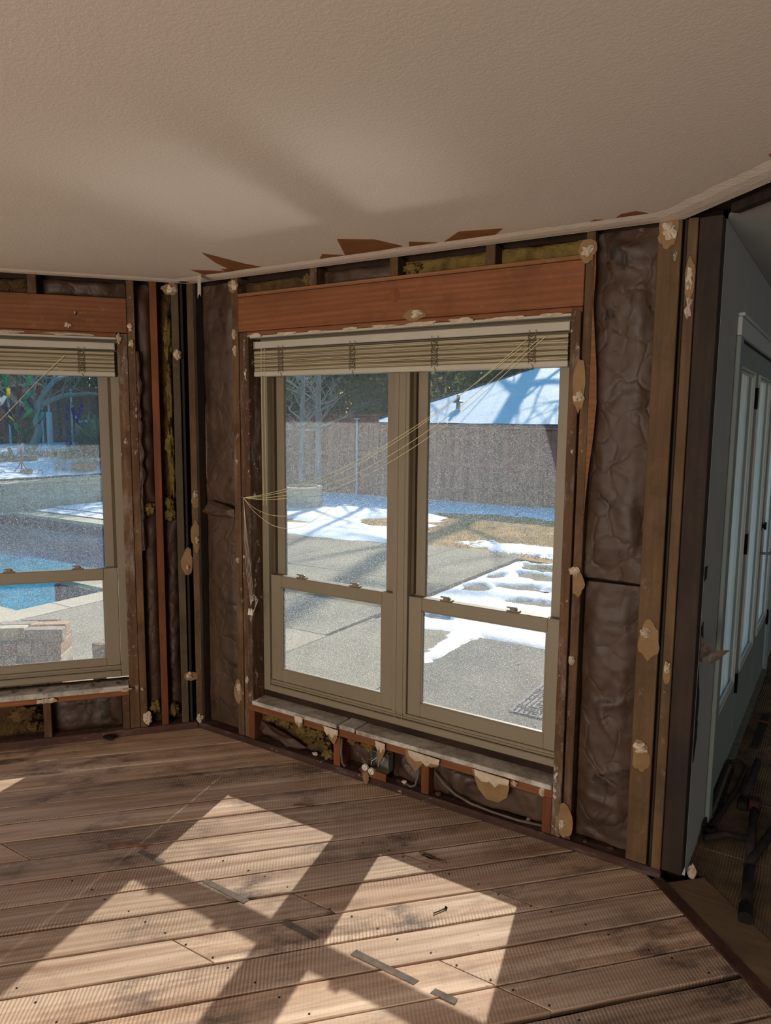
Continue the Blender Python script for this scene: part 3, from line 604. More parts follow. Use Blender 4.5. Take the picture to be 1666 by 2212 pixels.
# ================================================================== blinds
def blind(label, rz, x0, x1, ladders, zr):
    B = tag(empty('window_blind', (0, 0, 0), rz), label, 'blind')
    m = MB(); m.box((x0, .030, 2.088), (x1, .075, 2.122), .002); m.box((x0-.004, .026, 2.086), (x0, .078, 2.122), .001); m.box((x1, .026, 2.086), (x1+.004, .078, 2.122), .001); m.obj('headrail', 'blind_rail', B)
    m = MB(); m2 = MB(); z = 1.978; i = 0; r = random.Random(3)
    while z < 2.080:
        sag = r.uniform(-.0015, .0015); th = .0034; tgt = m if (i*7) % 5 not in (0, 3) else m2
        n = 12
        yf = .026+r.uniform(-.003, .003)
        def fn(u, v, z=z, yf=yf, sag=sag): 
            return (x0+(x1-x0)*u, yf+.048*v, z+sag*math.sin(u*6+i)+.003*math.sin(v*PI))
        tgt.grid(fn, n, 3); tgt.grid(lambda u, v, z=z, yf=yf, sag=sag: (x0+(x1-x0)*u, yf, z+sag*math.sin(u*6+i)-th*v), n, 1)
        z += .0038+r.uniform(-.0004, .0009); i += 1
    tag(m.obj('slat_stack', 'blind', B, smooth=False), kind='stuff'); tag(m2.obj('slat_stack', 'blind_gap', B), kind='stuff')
    m = MB(); m.box((x0-.002, .024, 1.950), (x1+.002, .076, 1.974), .003); m.obj('bottom_rail', 'blind_rail', B)
    for k, x in enumerate(ladders):
        m = MB(); r = random.Random(k)
        for j in range(9):
            zc = 1.985+j*.0115
            m.tube([(x-.013+r.uniform(-.004, .004), .023, zc), (x+r.uniform(-.006, .006), .019, zc-.008), (x+.013+r.uniform(-.004, .004), .023, zc+.003)], .0018, 5)
        for s_ in (-.014, .014): m.tube([(x+s_+.003*math.sin(q*2), .0215, 1.965+q*.012) for q in range(12)], .0012, 5)
        m.tube([(x, .022, 1.965), (x+.008, .020, 1.952), (x+.002, .019, 1.944), (x+.01, .02, 1.940)], .0014, 5)
        m.obj('ladder_cord', 'tape', B)
    return B
b1 = blind('cream slatted blind drawn up at the top of the wide twin window', 0, .425, 2.045, (.60, 1.03, 1.46, 1.90), 0)
b2 = blind('cream slatted blind drawn up in the left bay window, cut by the photo edge', AL, -2.04, -.385, (-.545, -1.05, -1.5, -1.9), 0)
# pull cords sweeping across to a hook on the left jamb
HK = Vector((.372, -.012, 1.335))
def cord(pts, parent, rad=.0011, name='pull_cord', mat='cord'):
    P = [Vector(p) for p in pts]; out = []
    for i in range(len(P)-1):
        a = P[max(i-1, 0)]; b = P[i]; c = P[i+1]; d = P[min(i+2, len(P)-1)]
        for k in range(8):
            t = k/8; out.append(.5*((2*b)+(c-a)*t+(2*a-5*b+4*c-d)*t*t+(3*b-a-3*c+d)*t**3))
    out.append(P[-1]); return MB().tube(out, rad, 5).obj(name, mat, parent)
for k, (dz, x1, z1) in enumerate(((.0, 1.86, 2.03), (-.012, 1.88, 2.06), (-.05, 1.93, 2.06), (-.09, 1.96, 2.07))):
    a = HK; b = Vector((x1, .018, z1)); pts = [a]
    for q in (.12, .3, .5, .75):
        p = a.lerp(b, q); p.z += -.62*(q*(1-q))*(.75+.3*k*.6) ; p.y = -.014+.0*q; pts.append(p)
    pts.append(b); cord(pts, b1)
for k in range(2):
    a = HK; pts = [a]
    for q in (.15, .4, .7, 1.0): pts.append(Vector((HK.x+.45*q*(1+.2*k), -.01+.02*q, HK.z-.02-.06*math.sin(q*PI)*(1+k)-.0*q)))
    cord(pts, b1, .001)
for k in range(4):
    o = (k-1.5)*.008; cord([HK, HK+Vector((.012+o*.2, -.004, -.10)), HK+Vector((.03+o*1.5, -.004, -.32-.02*k)), HK+Vector((.05+o, -.004, -.50)), HK+Vector((.045, -.004, -.56))], b1, .0006, mat='white_plastic')
for k in range(3): cord([HK+Vector((.045, -.006, -.54)), HK+Vector((.075+.01*k, -.006, -.50-.01*k)), HK+Vector((.08, -.006, -.56)), HK+Vector((.05, -.006, -.60-.01*k))], b1, .0009, mat='white_plastic')
for dx in (.0, .016): MB().lathe([(.004, 0), (.008, -.03), (.008, -.034), (0, -.034)][::-1], 10, Matrix.Translation(HK+Vector((.04+dx, -.010, -.575)))).obj('tassel', 'white_plastic', b1)
MB().tube([HK+Vector((0, .02, 0)), HK+Vector((0, -.002, 0)), HK+Vector((-.006, -.008, .006))], .002, 6).obj('cord_hook', 'steel', b1)
cord([(-.62, .018, 2.05), (-.75, .012, 1.92), (-.95, .006, 1.70), (-1.2, .006, 1.45)], b2, .0014)
for sx in (.475, .495): cord([(sx, .024, 2.09), (sx, .022, 1.9), (sx-.002, .03, 1.3)], b1, .0009)

# ================================================================== ceiling
cl = tag(empty('ceiling'), kind='structure')
B3 = Vector((L, 0)); D3 = Vector((math.cos(-PI/4), math.sin(-PI/4)))
pL = Vector((-math.cos(AL), -math.sin(AL)))*2.6
e3 = B3+D3*9.9
main = [(0, 0), (pL.x, pL.y), (pL.x, -7), (e3.x, -7), (e3.x, e3.y), (L, 0)]
main = [(0.0, 0.0), (pL.x, pL.y), (pL.x, -7.0), (L+7.0, -7.0), (L, 0.0)]
MB().prism(main, H, H+.013).obj('ceiling_board', 'ceiling', cl)
# lighter band where the crown moulding came off (slightly proud compound), with a ragged inner edge
def band(p0, p1, n_in, w_, seed):
    p0 = Vector(p0); p1 = Vector(p1); n_in = Vector(n_in); N = int((p1-p0).length/.03); r = random.Random(seed); m = MB()
    def fn(u, v):
        i = round(u*N); rr_ = random.Random(seed*100+i); ww = w_+rr_.uniform(-.006, .006)
        p = p0.lerp(p1, u)+n_in*(ww*v if v > 0 else 0); return (p.x, p.y, H-.0005-(.0013 if seed == 3 else 0)-(.004 if 0 < v < 1 else .0015 if v == 0 else 0))
    m.grid(fn, N, 3); m.grid(lambda u, v: (*(p0.lerp(p1, u)-n_in*.002), H-.002+.016*v), N, 1)
    m.f = [f[::-1] for f in m.f]; return m.obj('crown_scar', 'edge', cl)
cosA, sinA = math.cos(AL), math.sin(AL)
band((pL.x, pL.y), (0, 0), (-NLX, -NLY), .105, 1); band((0, 0), (L, 0), (0, -1), .125, 2); band((L+.0, -.0), (L+4.2, -4.2), (-D3.y*-1*-1, -D3.x*1) if False else (-.7071, -.7071), .13, 3)
def zchip(name, poly, mat, se=0, th=.0015): return chip(name, [(p[0], p[1]) for p in poly], H-.0005, th, mat, cl, .0005, se, axis='z')
# brown torn paper on the ceiling: outlines in plan
for i, poly in enumerate(([(.60, -.48), (.50, -.30), (.44, -.13), (.62, -.13), (.60, -.22)], [(.28, -.25), (.25, -.13), (.44, -.125), (.38, -.16)], [(.42, -.19), (.40, -.13), (.54, -.13), (.50, -.16)],
                          [(1.24, -.38), (1.10, -.13), (1.30, -.13), (1.40, -.15), (1.36, -.30)], [(1.03, -.20), (.96, -.13), (1.10, -.13)], [(1.46, -.20), (1.42, -.13), (1.55, -.13)], [(1.70, -.24), (1.58, -.13), (1.62, -.13), (1.80, -.13), (1.86, -.20)], [(2.28, -.17), (2.25, -.13), (2.36, -.13), (2.33, -.18)], [(2.18, -.145), (2.16, -.128), (2.21, -.128)])):
    zchip('torn_paper', poly, 'kraft_torn', i)
for q in (.62, .95, 1.3):
    c = B3+D3*q+Vector((-.7071, -.7071))*.135; zchip('torn_paper', [(c.x-.03, c.y+.03), (c.x+.03, c.y-.03), (c.x+.0, c.y-.04), (c.x-.035, c.y-.0)], 'kraft_torn', 3)
m = MB(); m.grid(lambda u, v: (.205-.05*v+.045*u, -.135-.02*u+.045*v, H-.003-.10*v+.02*v*v*math.sin(u*3)), 4, 8); m.obj('paper_flap', 'blind_rail', cl)
# cut edge between the rooms, timber above it
nO = Vector((.7071, .7071))
def seg3(name, q0, q1, o0, o1, z0, z1, mat, parent):
    P = [B3+D3*q0+nO*o0, B3+D3*q1+nO*o0, B3+D3*q1+nO*o1, B3+D3*q0+nO*o1]; return MB().prism([(p.x, p.y) for p in P], z0, z1, .001).obj(name, mat, parent)
seg3('ceiling_beam', .08, 6, .004, .105, 2.455, 2.60, 'stud_dark', cl)
for q in (.42, .48, .95, 1.5): seg3('blocking', q, q+.03, .01, .10, 2.43, 2.454, 'stud_red', cl)
seg3('beam_edge', .15, 6, .07, .105, 2.425, 2.454, 'stud_dark', cl)
c2 = tag(empty('ceiling'), kind='structure'); 
MB().prism([(2.576, .09), (2.576, 5.0), (9, 5.0), (9, -6.3), (B3.x+D3.x*9+.0742, B3.y+D3.y*9+.0742), (B3.x+.0742+.08, B3.y+.0742-.08)], H, H+.013).obj('ceiling_board', 'white_wall', c2)
tr = tag(empty('trim_1'), kind='structure')
MB().prism([(1.74, 6), (9.3, 6), (9.3, -7.2), (-2.76, -7.2), (-2.76, -1.87), (-.436, .90), (1.74, .90)], 2.62, 2.70).obj('roof_deck', 'sheath', tr)
# eaves: front, over the doors, and over the left bay wall
ev = tag(empty('trim_2'), kind='structure')
MB().box((-.45, .112, 2.30), (2.44, .90, 2.34)).obj('soffit', 'gutter', ev); MB().box((-.45, .88, 2.30), (1.76, .90, 2.62)).obj('fascia', 'gutter', ev)
MB().box((1.76, .90, 2.30), (2.44, 6.0, 2.34)).obj('soffit', 'gutter', ev); MB().box((1.74, .88, 2.30), (1.76, 6.0, 2.62)).obj('fascia', 'gutter', ev)
e2 = tag(empty('trim_3', rz=AL), kind='structure')
MB().box((-3.2, .112, 2.30), (.42, .91, 2.34)).obj('soffit', 'gutter', e2); MB().box((-3.2, .89, 2.30), (.42, .91, 2.62)).obj('fascia', 'gutter', e2)

# ================================================================== floor
fl = tag(empty('floor'), kind='structure')
MB().prism([(0, .088), (2.50, .088), (2.50, .50), (2.50, 5.0), (9.1, 5.0), (9.1, -7.1), (pL.x+NLX*.088, -7.1), (pL.x+NLX*.088, pL.y+NLY*.088), (NLX*.088, NLY*.088)], -.30, -.11).obj('underfloor', 'joist_dark', fl)
TH = math.radians(46.8); tv = Vector((math.cos(TH), math.sin(TH))); vv_ = Vector((math.sin(TH), -math.cos(TH)))
def clip(poly, n, d):
    out = []
    for i in range(len(poly)):
        a, b = poly[i], poly[(i+1) % len(poly)]; da = a[0]*n[0]+a[1]*n[1]-d; db = b[0]*n[0]+b[1]*n[1]-d
        if da <= 0: out.append(a)
        if (da < 0) != (db < 0) and abs(da-db) > 1e-9:
            t = da/(da-db); out.append((a[0]+(b[0]-a[0])*t, a[1]+(b[1]-a[1])*t))
    return out
JO = {7: [-.405], 8: [-.84], 9: [-.415, -1.25], 11: [-.84], 12: [-.84], 3: [-2.0], 4: [-1.25], 14: [-1.25], 15: [-.84]}
STRIPS = ((.69, .83, -.975), (1.05, 1.27, -.97), (1.45, 1.60, -.98), (1.74, 1.98, -.965), (2.04, 2.12, -.965))
WIDE = {3: .011, 4: .004, 6: .006, 7: .009, 9: .006, 10: .007, 12: .020, 14: .012}
def plank_obj(poly, parent, z1=0.0, mat='plank'):
    loc = [(p[0]*tv.x+p[1]*tv.y, -(p[0]*vv_.x+p[1]*vv_.y)) for p in poly]
    # dense irregular long edges
    out = []
    for i in range(len(loc)):
        a, b = loc[i], loc[(i+1) % len(loc)]; n = max(1, min(24, int(math.dist(a, b)/.12)))
        for k in range(n):
            t = k/n; j = 0 if k == 0 else 1; out.append((a[0]+(b[0]-a[0])*t+j*R.uniform(-.0006, .0006), a[1]+(b[1]-a[1])*t+j*R.uniform(-.0016, .0016)))
    n = len(out); cy = sum(p[1] for p in out)/n
    ymin = min(p[1] for p in out); ymax = max(p[1] for p in out); xmin = min(p[0] for p in out); xmax = max(p[0] for p in out)
    def ins(p): return (p[0]+(.0018 if p[0] < (xmin+xmax)/2 else -.0018)*(1 if (p[0]-xmin < .2 or xmax-p[0] < .2) else 0), p[1]+(.002 if p[1] < cy else -.002))
    vs = [(x, y, z1-.02) for x, y in out]+[(x, y, z1-.0018) for x, y in out]+[(*ins(p), z1) for p in out]
    fs = [tuple(range(n))[::-1]]+[(i, (i+1) % n, n+(i+1) % n, n+i) for i in range(n)]+[(n+i, n+(i+1) % n, 2*n+(i+1) % n, 2*n+i) for i in range(n)]+[tuple(range(2*n, 3*n))]
    return MB().add(vs, fs).obj('plank', mat, parent, rot=(0, 0, TH))
for k in range(-5, 27):
    v0 = .388+.149*k+.0012; v1 = v0+.149-.0024-WIDE.get(k, R.choice((.003, .004, .006, .0075)))
    rect = [tuple(tv*t+vv_*v) for t, v in ((-6, v0), (6, v0), (6, v1), (-6, v1))]
    for n, d in (((0, 1), .06), ((0, -1), 3.9), ((NLX, NLY), .06), ((.7071, .7071), 2.452*.7071)):
        rect = clip(rect, n, d)
        if len(rect) < 3: break
    if len(rect) < 3: continue
    js = sorted(JO.get(k, [])); lo = -9.0
    segs = []
    for y in js+[9.0]:
        p = rect
        if lo > -9: p = clip(p, (0, -1), -(lo+.002))
        if y < 9: p = clip(p, (0, 1), y-.002)
        if len(p) >= 3: segs.append(p)
        lo = y
    for p in segs: plank_obj(p, fl, R.uniform(-.0012, .0008))
MB().prism([(pL.x-.3, -3.93), (pL.x-.3, -7.1), (9.1, -7.1), (6.4, -3.93)], -.02, -.001).obj('floor_rear', 'plank', fl)
seg3('plate_mark', .03, 6, .003, .045, -.02, .003, 'redstrip', fl)
o = seg3('threshold_board', .06, 6, .047, .205, -.02, .001, 'board', fl)
# nails
def nail_head(x, y): MB().lathe([(.004, 0), (.0035, .001), (0, .001)], 8, Matrix.Translation((x, y, .0005))).obj('nail_head', 'black_metal', fl)
for y in (-.42, -.83, -1.24, -1.66):
    for k in range(6, 22):
        v = .388+.149*k
        for dv in (.03, .115):
            q = (v+dv)+0; x = (q+math.cos(TH)*y)/math.sin(TH)
            if -.6 < x < 3 and x+y < 2.4: nail_head(x+R.uniform(-.01, .01), y+R.uniform(-.008, .008))
MAT['grey_strip'] = noisy('grey_adhesive_strip', hexc(84, 76, 72), hexc(120, 108, 98), 30, .4)
for x0, x1, y in STRIPS:
    q = [(x0, y-.012), (x1, y-.012), (x1, y+.012), (x0, y+.012)]
    MB().prism([(a+R.uniform(-.004, .004), b+R.uniform(-.003, .003)) for a, b in q], .0012, .0019).obj('adhesive_strip', 'grey_strip', fl)
# second floor
f2 = tag(empty('floor'), kind='structure')
yb = -6.0
while yb < 4.95:
    h_ = .298; x_l = max(2.575, 2.67-yb+.0) if yb < .1 else 2.575
    poly = [(2.575, yb), (9, yb), (9, yb+h_), (2.575, yb+h_)]; poly = clip(poly, (-.7071, -.7071), -(2.45*.7071+.208))
    if len(poly) > 2: MB().prism(poly, -.022, -.003+R.uniform(-.001, .001), .002).obj('subfloor_board', 'glue', f2)
    yb += .301

# ================================================================== wall with the french doors (interior faces +x)
wr = tag(empty('wall_right'), kind='structure')
DY0, DY1 = .585, 2.86
MB().box((2.562, .075, 0), (2.575, DY0-.03, 2.44)).obj('drywall', 'white_wall', wr)
MB().box((2.562, DY0-.03, 2.10), (2.575, DY1+.03, 2.44)).obj('drywall', 'white_wall', wr); MB().box((2.562, DY1+.03, 0), (2.575, 5.0, 2.44)).obj('drywall', 'white_wall', wr)
MB().box((2.43, .112, -.2), (2.445, DY0-.03, 2.6)).obj('sheathing', 'stone', wr); MB().box((2.43, DY0-.03, 2.10), (2.445, DY1+.03, 2.6)).obj('sheathing', 'stone', wr); MB().box((2.43, DY1+.03, -.2), (2.445, 5.0, 2.6)).obj('sheathing', 'stone', wr)
MB().box((2.445, DY0-.03, 2.10), (2.562, DY1+.03, 2.2)).obj('header', 'stud_dark', wr)
for a, b in ((.53, DY0-.03), (DY1+.03, DY1+.06)): MB().box((2.446, a, 0), (2.561, b, 2.44)).obj('stud', 'stud_dark', wr)
# torn brown paper on the drywall's raw edge
def xplate(name, poly, x0, th, mat, parent):
    n = len(poly); vs = [(x0, p[0], p[1]) for p in poly]+[(x0+th, p[0], p[1]) for p in poly]
    return MB().add(vs, [tuple(range(n)), tuple(range(n, 2*n))[::-1]]+[(i, i+n, (i+1) % n+n, (i+1) % n) for i in range(n)]).obj(name, mat, parent)
r5 = random.Random(5); edge = [(.077, .60)]+[(.077+.05*min(1, (i+1)/4)*min(1, (14-i)/5)+r5.uniform(-.006, .008), .60+.027*i*1.0) for i in range(14)]+[(.077, .99)]
xplate('torn_paper', [(a, z-.14) for a, z in edge], 2.5755, .002, 'stud_dark', wr)
xplate('torn_paper', [(.077, .86), (.12, .87), (.135, .93), (.12, 1.0), (.077, .985)], 2.5755, .002, 'stud_dark', wr); xplate('torn_paper', [(.077, 1.16), (.125, 1.165), (.13, 1.21), (.077, 1.215)], 2.5755, .002, 'stud_dark', wr)
MB().grid(lambda u, v: (2.578+.10*u, .07+.02*u, .86+.10*v*(1-u)+.04*u-.02*math.sin(u*4)), 6, 4).obj('paper_flap', 'kraft', wr)
# casing
t5 = tag(empty('trim_4'), kind='structure')
m = MB(); m.box((2.576, DY0-.10, 0), (2.594, DY0-.012, 2.085), .003); m.box((2.576, DY1+.012, 0), (2.594, DY1+.10, 2.085), .003); m.obj('side_casing', 'door_paint', t5)
m = MB(); m.box((2.576, DY0-.10, 2.086), (2.594, DY1+.10, 2.16), .003); m.box((2.576, DY0-.10, 2.161), (2.602, DY1+.10, 2.175), .003); m.obj('head_casing', 'bead', t5)
def door_leaf(n, y0, y1, hinge_at, handle):
    D = tag(empty('door_%d' % n), kind='structure'); xf, xb = 2.570, 2.530
    m = MB(); s_ = .105
    m.box((xb, y0, .02), (xf, y0+s_, 2.08), .002); m.box((xb, y1-s_, .02), (xf, y1, 2.08), .002); m.box((xb, y0+s_, .02), (xf, y1-s_, .44), .002); m.box((xb, y0+s_, 1.97), (xf, y1-s_, 2.08), .002); m.obj('leaf', 'door_paint', D)
    m = MB()
    for k, (o_, x_) in enumerate(((0, xf+.010), (.014, xf+.004))):
        a, b, c, d = y0+s_-.012+o_, y1-s_+.012-o_, .43+o_, 1.98-o_
        m.box((xf-.006, a, c), (x_, a+.012, d), .002); m.box((xf-.006, b-.012, c), (x_, b, d), .002); m.box((xf-.006, a+.012, c), (x_, b-.012, c+.012), .002); m.box((xf-.006, a+.012, d-.012), (x_, b-.012, d), .002)
    m.obj('glazing_bead', 'bead', D)
    MB().box((2.546, y0+s_-.002, .438), (2.552, y1-s_+.002, 1.972)).obj('pane', 'door_glass', D)
    for z in (1.86, 1.13, .40):
        if hinge_at is not None:
            m = MB(); m.box((xf+.0005, hinge_at-.016, z-.05), (xf+.003, hinge_at+.016, z+.05), .001); m.tube([(xf+.008, hinge_at, z-.052), (xf+.008, hinge_at, z+.052)], .007, 8); m.obj('hinge', 'black_metal', D)
    if handle:
        m = MB(); m.box((xf, handle-.02, .93), (xf+.008, handle+.02, 1.03), .002); m.tube([(xf+.006, handle, .98), (xf+.05, handle, .98), (xf+.058, handle+.01, .98), (xf+.06, handle+.11, .975)], .008, 8); m.obj('handle', 'steel', D)
        m = MB(); m.lathe([(.026, 0), (.026, .01), (.012, .014), (.012, .03), (0, .03)], 14, Matrix.Translation((xf, handle, 1.14)) @ Matrix.Rotation(PI/2, 4, 'Y')); m.box((xf+.02, handle-.004, 1.12), (xf+.034, handle+.004, 1.165), .001); m.obj('deadbolt', 'black_metal', D)
door_leaf(1, DY0, 1.285, None, None); door_leaf(2, 1.30, 2.07, 1.292, 2.0); door_leaf(3, 2.075, 2.845, 2.85, None)
MB().box((2.45, DY0-.028, 0), (2.60, DY1+.028, .019)).obj('door_sill', 'steel', t5)
# room hull behind and beside the camera
def hull(name, a, b, mat='room'): tag(MB().box(a, b).obj(name, mat), kind='structure')
hull('wall_side', (pL.x-.03, -7.1, -.2), (pL.x, pL.y, 2.62)); hull('wall_rear', (pL.x-.03, -7.1, -.2), (9.1, -7.0, 2.62)); hull('wall_far', (9.0, -7.0, -.2), (9.1, 5.1, 2.62), 'room_dim'); hull('wall_end', (2.43, 5.0, -.2), (9.1, 5.1, 2.62), 'room_dim')

# ================================================================== loose things indoors
bxo = tag(empty('outlet_box', (1.19, .012, .115), 0), 'grey metal outlet box with two white sockets hanging loose below the wide window sill', 'outlet box')
m = MB(); a, b, c, d = -.035, .065, -.045, .05
m.box((a, .0, c), (a+.002, .045, d)); m.box((b-.002, .0, c), (b, .045, d)); m.box((a, .0, d-.002), (b, .045, d)); m.box((a, 0, c), (b, .045, c+.002)); m.box((a, .043, c), (b, .045, d)); m.obj('box', 'steel', bxo)
for dx, dz in ((-.048, -.028), (-.012, -.038)):
    m = MB(); Mx = Matrix.Translation((dx, -.022, dz)) @ Matrix.Rotation(PI/2+.2, 4, 'X'); m.lathe([(.0165, 0), (.0165, .012), (.014, .014), (0, .014)], 16, Mx)
    o = m.obj('socket', 'white_plastic', bxo); m = MB(); m.box((dx-.007, -.0375, dz+.001), (dx-.005, -.036, dz+.009)); m.box((dx+.005, -.0375, dz+.001), (dx+.007, -.036, dz+.009)); m.box((dx-.002, -.0375, dz-.008), (dx+.002, -.036, dz-.004)); m.obj('slot', 'black_metal', o)
MB().box((-.07, -.020, -.034), (.01, -.014, -.030), .001).obj('mounting_strap', 'steel', bxo)
for k in range(5):
    m = MB(); P0 = Vector((-.045+.02*k, -.012, -.015)); m.tube([P0, P0+Vector((.005, -.004, .02)), Vector((-.01+.014*k, -.006, .02+.004*k)), Vector((.02+.005*k, .02, .01+.006*k)), Vector((.03, .04, .0))], .0013, 5); m.obj('wire', 'white_plastic' if k % 2 else 'steel', bxo)
tag(lumber('wood_block', (1.12, -.018, .044), (1.26, -.004, .082), 'header', None), 'short reddish board scrap lying on the bottom plate under the outlet box', 'wood scrap')
cb = tag(MB().tube([(1.50, .02, .15), (1.56, .0, .115), (1.62, -.005, .085), (1.70, -.006, .066), (1.80, -.004, .058), (1.92, .0, .055), (2.03, .01, .06)], .0055, 8).obj('electric_cable', 'grey_cable', smooth=True), 'grey electric cable sagging along the plate at the right under the window', 'cable')
tag(MB().tube([(1.43, .0, .16), (1.425, -.006, .11), (1.415, -.008, .07), (1.39, -.008, .056), (1.36, .0, .06)], .005, 8).obj('electric_cable', 'grey_cable', smooth=True), 'short grey cable curling beside the middle cripple stud', 'cable')
tag(MB().tube([(.985, .01, .18), (.99, -.004, .12), (1.0, -.008, .07), (1.015, -.006, .05)], .006, 8).obj('electric_cable', 'grey_cable', smooth=True), 'grey cable dropping beside the cripple stud left of the outlet box', 'cable')
def lump(name, loc, s, mat, label, cat, seed, group=None, parent=None):
    m = MB(); r = random.Random(seed)
    m.grid(lambda u, v: tuple(Vector((math.cos(u*2*PI)*math.sin(v*PI)*s[0]/2, math.sin(u*2*PI)*math.sin(v*PI)*s[1]/2, s[2]/2-math.cos(v*PI)*s[2]/2))*(1+.35*nz(u*5 if u < 1 else 0, v*5, seed))), 9, 5)
    o = m.obj(name, mat, parent, loc=loc)
    if label: tag(o, label, cat, group)
    return o
lump('plaster_lump', (1.15, -.022, .003), (.035, .022, .07), 'drywall_paper', 'small tan plasterboard scrap standing on the floor below the board scrap', 'debris', 1)
lump('plaster_lump', (2.60, .07, .0), (.035, .035, .055), 'plaster', 'pale plaster lump at the foot of the dark corner stud', 'debris', 2)
for i, x in enumerate((.62, .80, .9, 1.0, 1.1, 1.33, 1.52, 1.66, 1.72, 1.95, 2.2, 2.3)):
    lump('rubble_crumb', (x, .02+R.uniform(-.01, .02), .036), (.02+R.random()*.02, .02, .012+R.random()*.012), 'plaster' if i % 4 == 1 else 'redstrip', 'small rubble crumb on the bottom plate under the wide window, %s from the left' % ('first', 'second', 'third', 'fourth', 'fifth', 'sixth', 'seventh', 'eighth', 'ninth', 'tenth', 'eleventh', 'twelfth')[i], 'debris', i+3, 'rubble crumbs on the bottom plate')
for i in range(7):
    lump('dirt_clod', (0, 0, 0), (.025+.01*R.random(), .02, .012), 'soil', 'dark dirt clod on the left window sill, %s from the right' % ('first', 'second', 'third', 'fourth', 'fifth', 'sixth', 'seventh')[i], 'debris', i+30, 'dirt clods on the left sill').location = Matrix.Rotation(AL, 4, 'Z') @ Vector((-.43-.13*i, .03+.01*(i % 3), .292))
tag(MB().tube([(1.870, -.655, .004), (1.878, -.640, .004), (1.890, -.615, .004), (1.893, -.605, .004)], .0024, 6).lathe([(.006, 0), (.006, .002), (0, .002)], 8, Matrix.Translation((1.893, -.603, .004)) @ Matrix.Rotation(PI/2, 4, 'X')).obj('bent_nail', 'black_metal'), 'bent dark nail lying on a sunlit floorboard', 'nail')
tag(MB().tube([(.98, -.355, .003), (1.01, -.335, .004), (1.06, -.32, .003)], .003, 5).obj('splinter', 'stud_red'), 'thin reddish splinter on the shaded boards below the window', 'splinter')
tag(MB().tube([(.55, -1.02, .003), (.60, -.98, .005), (.66, -.95, .004), (.70, -.95, .003)], .003, 5).obj('splinter', 'stud_red'), 'thin brown splinter beside the largest sun patch on the floor', 'splinter')
kh = tag(empty('knot_hole', (1.69, -.36, .0)), 'dark splintered knot hole in a shaded board below the window', 'knot hole')
MB().prism(blob_poly(0, 0, .075, .022, 18, .5, 4), .0006, .0016).obj('hole', 'black_metal', kh)
for k in range(7):
    a = R.uniform(-.5, .5); MB().tube([(-.05+.015*k, .006*math.sin(k*2), .002), (-.03+.015*k, .008*math.cos(k), .005), (-.01+.015*k, .010*math.sin(k), .003)], .0018, 4).obj('splinter', 'stud', kh)
lump('dirt_clod', (-.30, -.38, .001), (.10, .04, .025), 'black_metal', 'dark clod on the floor at the foot of the left wall', 'debris', 78)
# pipes and bars on the far floor
def bar(name, pts, r_, mat, label, cat, seg=10, extra=None):
    m = MB(); m.tube(pts, r_, seg); o = m.obj(name, mat, smooth=True)
    tag(o, label, cat); return o
m = MB(); m.box((-.020, -.27, 0), (.020, .27, .012), .003); o = m.obj('metal_strip', 'black_pipe', loc=(2.675, 1.74, .0), rot=(0, 0, -.02)); tag(o, 'dark flat metal strip on the far floor, farthest from the camera', 'metal strip')
m = MB(); m.box((-.035, .10, .0125), (.03, .13, .018), .002); m.obj('crosspiece', 'rust', o)
o = bar('pipe', [(2.705, 1.27, .016), (2.692, .80, .016)], .017, 'black_pipe', 'dark straight pipe lying between the strip and the red clamp', 'pipe')
o = bar('pipe', [(2.745, .71, .018), (2.775, .33, .018)], .016, 'black_pipe', 'dark pipe running from the red clamp toward the threshold', 'pipe')
o = bar('pipe', [(2.86, .72, .022), (2.79, .34, .020), (2.775, .24, .02)], .018, 'black_pipe', 'dark pipe crossing at the right edge of the photo', 'pipe')
o = bar('pipe', [(2.782, .22, .020), (2.795, .05, .020), (2.805, -.09, .020)], .020, 'black_pipe', 'nearest dark pipe with a wider end, pointing at the threshold', 'pipe'); 
MB().tube([(2.800, -.03, .020), (2.806, -.10, .020)], .025, 12).obj('socket_end', 'black_metal', o)
o = bar('pipe', [(2.60, .36, .018), (2.66, .44, .018), (2.76, .46, .018)], .014, 'black_pipe', 'dark pipe lying crosswise, reaching from the wall', 'pipe')
cpo = tag(empty('pipe_clamp', (2.745, .765, 0)), 'worn red pipe clamp with a dark rod on the far floor', 'clamp')
m = MB(); m.box((-.024, -.03, 0), (.024, .03, .055), .006); m.obj('body', 'red_paint', cpo); m = MB(); m.box((-.07, -.04, 0), (-.026, .02, .04), .005); m.obj('jaw', 'black_metal', cpo); MB().tube([(.02, 0, .03), (.19, .012, .03)], .010, 8).obj('rod', 'black_pipe', cpo)
go = tag(empty('metal_bracket', (0, 0, 0)), 'long dark trough-shaped bracket leaning along the foot of the door wall', 'bracket')
m = MB(); m.box((2.580, .42, .0), (2.588, 1.14, .05), .002); m.box((2.588, .42, 0), (2.615, 1.14, .006), .002); m.obj('channel', 'black_pipe', go)
MB().tube([(2.59, 1.15, .03), (2.63, 1.19, .03), (2.665, 1.15, .02), (2.655, .9, .015), (2.62, .60, .012), (2.60, .46, .012)], .012, 8).obj('side_rod', 'black_pipe', go)
MB().lathe([(.030, 0), (.030, .04), (.018, .042), (.018, .0)], 14, Matrix.Translation((2.61, .43, .0))).obj('collar', 'black_metal', go)

